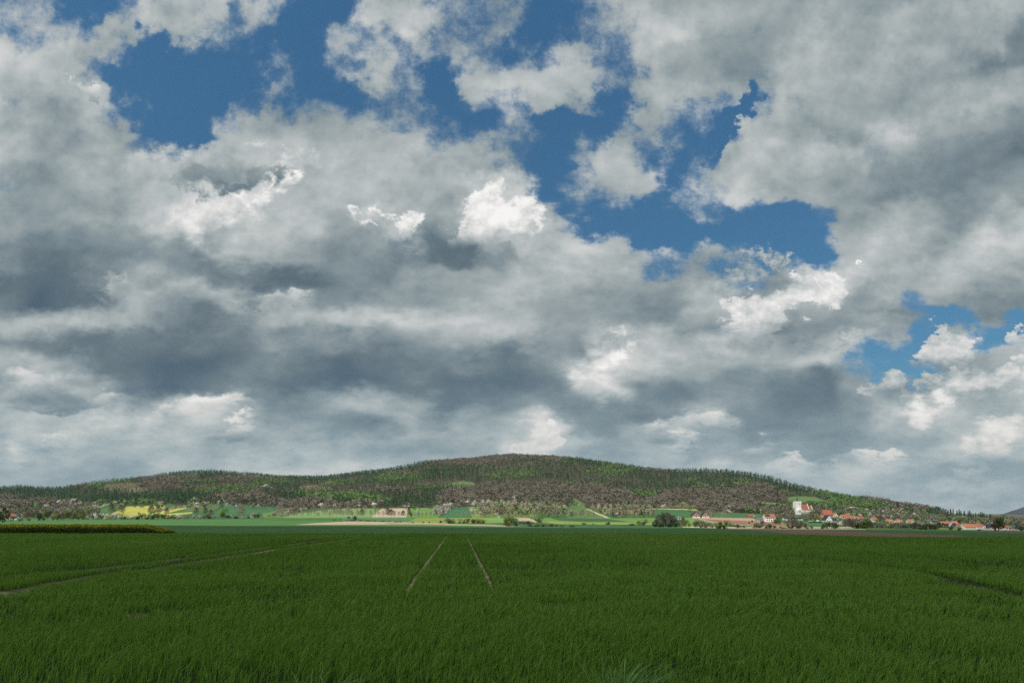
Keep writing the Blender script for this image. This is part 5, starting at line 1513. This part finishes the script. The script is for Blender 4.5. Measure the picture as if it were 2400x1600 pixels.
def rapeseed():
    r = rng
    V, TI = [], []
    def zone(y0, y1, dens, per, size):
        n = int(dens * (y1 - y0) * 52)
        Y = r.uniform(y0, y1, n); px = r.uniform(-420, 415, n)
        # rounded right-hand corner
        lim = 412 - (Y - 88) * 1.2 - 30 * np.clip(1 - (Y - 88) / 3.0, 0, 1) + (vnoise(Y * 0.7, Y * 0, 3) - 0.5) * 8
        k = px < lim
        Y, px = Y[k], px[k]; n = len(Y)
        X = (px - 1200) / FPX * Y
        Z = ground_z(X, Y)
        H = (0.92 + 0.22 * vnoise(X / 2, Y / 2, 12)) * r.uniform(0.85, 1.1, n) * np.clip((lim[k] - px) / 70 + 0.3, 0.3, 1)
        for j in range(per):
            t = r.random(n) ** 0.55
            p = np.stack([X + r.normal(0, 0.13, n), Y + r.normal(0, 0.13, n), Z + H * t], 1)
            a = r.normal(size=(n, 3)); a /= np.linalg.norm(a, axis=1)[:, None]
            b = np.cross(a, r.normal(size=(n, 3))); b /= np.linalg.norm(b, axis=1)[:, None]
            s = size * r.uniform(0.6, 1.3, (n, 1))
            V.append(np.stack([p + a * s, p - a * s * .5 + b * s * .8, p - a * s * .5 - b * s * .8], 1).reshape(-1, 3))
            TI.append(np.repeat(np.clip(t + r.normal(0, 0.10, n), 0, 1), 3))
    zone(87.5, 91, 26, 11, 0.085); zone(91, 104, 7, 7, 0.12); zone(104, 118, 4, 5, 0.15)
    v = np.vstack(V); f = np.arange(len(v)).reshape(-1, 3)
    def build(n, b):
        a = n.new('ShaderNodeAttribute', attribute_name='tint')
        c = n.ramp(a.outputs['Fac'], [(0.0, (0.035, 0.06, 0.014)), (0.55, (0.07, 0.11, 0.02)), (0.80, (0.12, 0.15, 0.02)), (0.95, (0.24, 0.24, 0.02)), (1.0, (0.42, 0.39, 0.03))])
        n.nt.links.new(c, b.inputs['Base Color'])
    o = link('rapeseed_crop', np_mesh('rapeseed_crop', v, f, material('rapeseed_plants', build, 0.8, 0.1), False, {'tint': ('FLOAT', 'POINT', np.concatenate(TI))}))
    tag(o, 'waist-high strip of flowering rapeseed along the left edge of the wheat', 'rapeseed', None, 'stuff')

def tuft(px, Y, h, spread, n, label, lean):
    r = rng
    X = (px - 1200) / FPX * Y
    Z = float(ground_z(X, Y))
    V, F, T = [], [], []
    for i in range(n):
        a = r.random() * 6.283; rad = spread * 0.22 * r.random()
        p0 = np.array([math.cos(a) * rad * 1.6, math.sin(a) * rad, 0.0])
        L = h * r.uniform(0.7, 1.25)
        d = np.array([math.cos(a) * 0.45 + lean + r.normal(0, 0.12), math.sin(a) * 0.35, 0])
        w = r.uniform(0.003, 0.0055)
        yaw = r.random() * 6.283; s = np.array([math.cos(yaw) * w, math.sin(yaw) * w, 0])
        b = len(V)
        for k in range(6):
            t = k / 5
            c = p0 + d * (L * t ** 1.9) + np.array([0, 0, L * (t - 0.28 * t ** 3)])
            ww = (1 - t) ** 0.6
            V += [c - s * ww, c + s * ww]; T += [t * 0.5 + 0.3 * r.random()] * 2
            if k: F.append((b + 2 * k - 2, b + 2 * k - 1, b + 2 * k + 1, b + 2 * k))
    o = link('grass_tuft', np_mesh('grass_tuft', np.array(V), np.array(F), TUFTM, False, {'tint': ('FLOAT', 'POINT', np.array(T))}))
    o.location = (X, Y, Z)
    tag(o, label, 'grass tuft', 'pale grass tufts in the wheat')

def shadow_cloud():
    """the big cumulus behind the viewer whose shadow lies on the near fields"""
    Hc = 2600.0
    shift = Vector((sdir.x, sdir.y, 0)) * (Hc / sdir.z)
    out = [(-1500, -500), (-1500, 230), (-700, 240), (-330, 262), (-120, 300), (40, 400), (180, 520), (330, 590), (560, 640), (900, 690), (1700, 640), (1900, -500)]
    cx, cy = 100, 60
    n_a, n_r = 120, 26
    V, F = [], []
    poly = out
    def rad(a):
        dx, dy = math.cos(a), math.sin(a); best = 0
        for i in range(len(poly)):
            (x0, y0), (x1, y1) = poly[i], poly[(i + 1) % len(poly)]
            x0 -= cx; x1 -= cx; y0 -= cy; y1 -= cy
            den = dx * (y1 - y0) - dy * (x1 - x0)
            if abs(den) < 1e-9: continue
            t = (x0 * (y1 - y0) - y0 * (x1 - x0)) / den
            s_ = (x0 * dy - y0 * dx) / den
            if t > 0 and 0 <= s_ <= 1: best = max(best, t)
        return best
    R_ = [rad(6.28318 * i / n_a) for i in range(n_a)]
    for side in (1, -1):
        for j in range(n_r + 1):
            t = j / n_r
            for i in range(n_a):
                a = 6.28318 * i / n_a
                rr = R_[i] * t
                x = cx + math.cos(a) * rr; y = cy + math.sin(a) * rr
                bul = math.sqrt(max(0.0, 1 - t ** 4))
                nz = float(fbm(np.array(x / 160.0), np.array(y / 160.0), 4, 31))
                z = bul * (60 + 420 * nz) if side > 0 else -bul * (15 + 40 * nz)
                V.append((x + shift.x, y + shift.y, Hc + z))
    m_ = (n_r + 1) * n_a
    for s_ in (0, 1):
        for j in range(n_r):
            for i in range(n_a):
                a0 = s_ * m_ + j * n_a + i; a1 = s_ * m_ + j * n_a + (i + 1) % n_a
                q = (a0, a1, a1 + n_a, a0 + n_a)
                F.append(q if s_ else q[::-1])
    def build(n, b):
        b.inputs['Base Color'].default_value = (0.85, 0.86, 0.88, 1)
        tr = n.new('ShaderNodeBsdfTranslucent'); tr.inputs[0].default_value = (0.85, 0.87, 0.9, 1)
        mx = n.new('ShaderNodeMixShader'); mx.inputs[0].default_value = 0.45
        out_ = n.nt.nodes['Material Output']
        n.nt.links.new(b.outputs[0], mx.inputs[1]); n.nt.links.new(tr.outputs[0], mx.inputs[2]); n.nt.links.new(mx.outputs[0], out_.inputs[0])
    m = material('cloud_vapour', build, 1.0, 0.0)
    me = np_mesh('cloud', np.array(V), np.array(F), m, True)
    o = link('cloud', me)
    tag(o, 'large cumulus cloud drifting behind the viewer, shading the near fields', None, None, 'structure')

def haze():
    m = bpy.data.materials.new('thin_air_haze'); m.use_nodes = True
    nt = m.node_tree; nt.nodes.clear()
    v = nt.nodes.new('ShaderNodeVolumePrincipled'); v.inputs['Color'].default_value = (0.80, 0.87, 0.93, 1)
    v.inputs['Density'].default_value = HAZE_D; v.inputs['Anisotropy'].default_value = 0.0
    o = nt.nodes.new('ShaderNodeOutputMaterial'); nt.links.new(v.outputs[0], o.inputs['Volume'])
    b = MB().box(-33000, 36000, -6100, 12500, -190, 520)
    h = b.build('haze', m)
    tag(h, 'thin bluish haze over the farmland and hills', 'haze', None, 'stuff')
HAZE_D = 0.000028

TUFTM = foliage_mat('pale_grass', st((0.11, 0.24, 0.05), (0.18, 0.34, 0.10), (0.28, 0.42, 0.18)), rough=0.5, spec=0.3)

# ================================================================ assemble
make_ground()
make_far_hill()
make_woods()
make_houses()
make_church()
make_small_things()
make_plants()
wheat()
rapeseed()
tuft(1462, 6.3, 0.46, 0.9, 120, 'pale long-bladed grass tuft at the bottom edge right of centre', 0.28)
tuft(760, 6.1, 0.40, 0.8, 60, 'pale long-bladed grass tuft at the bottom edge left of centre', 0.30)
shadow_cloud()
haze()
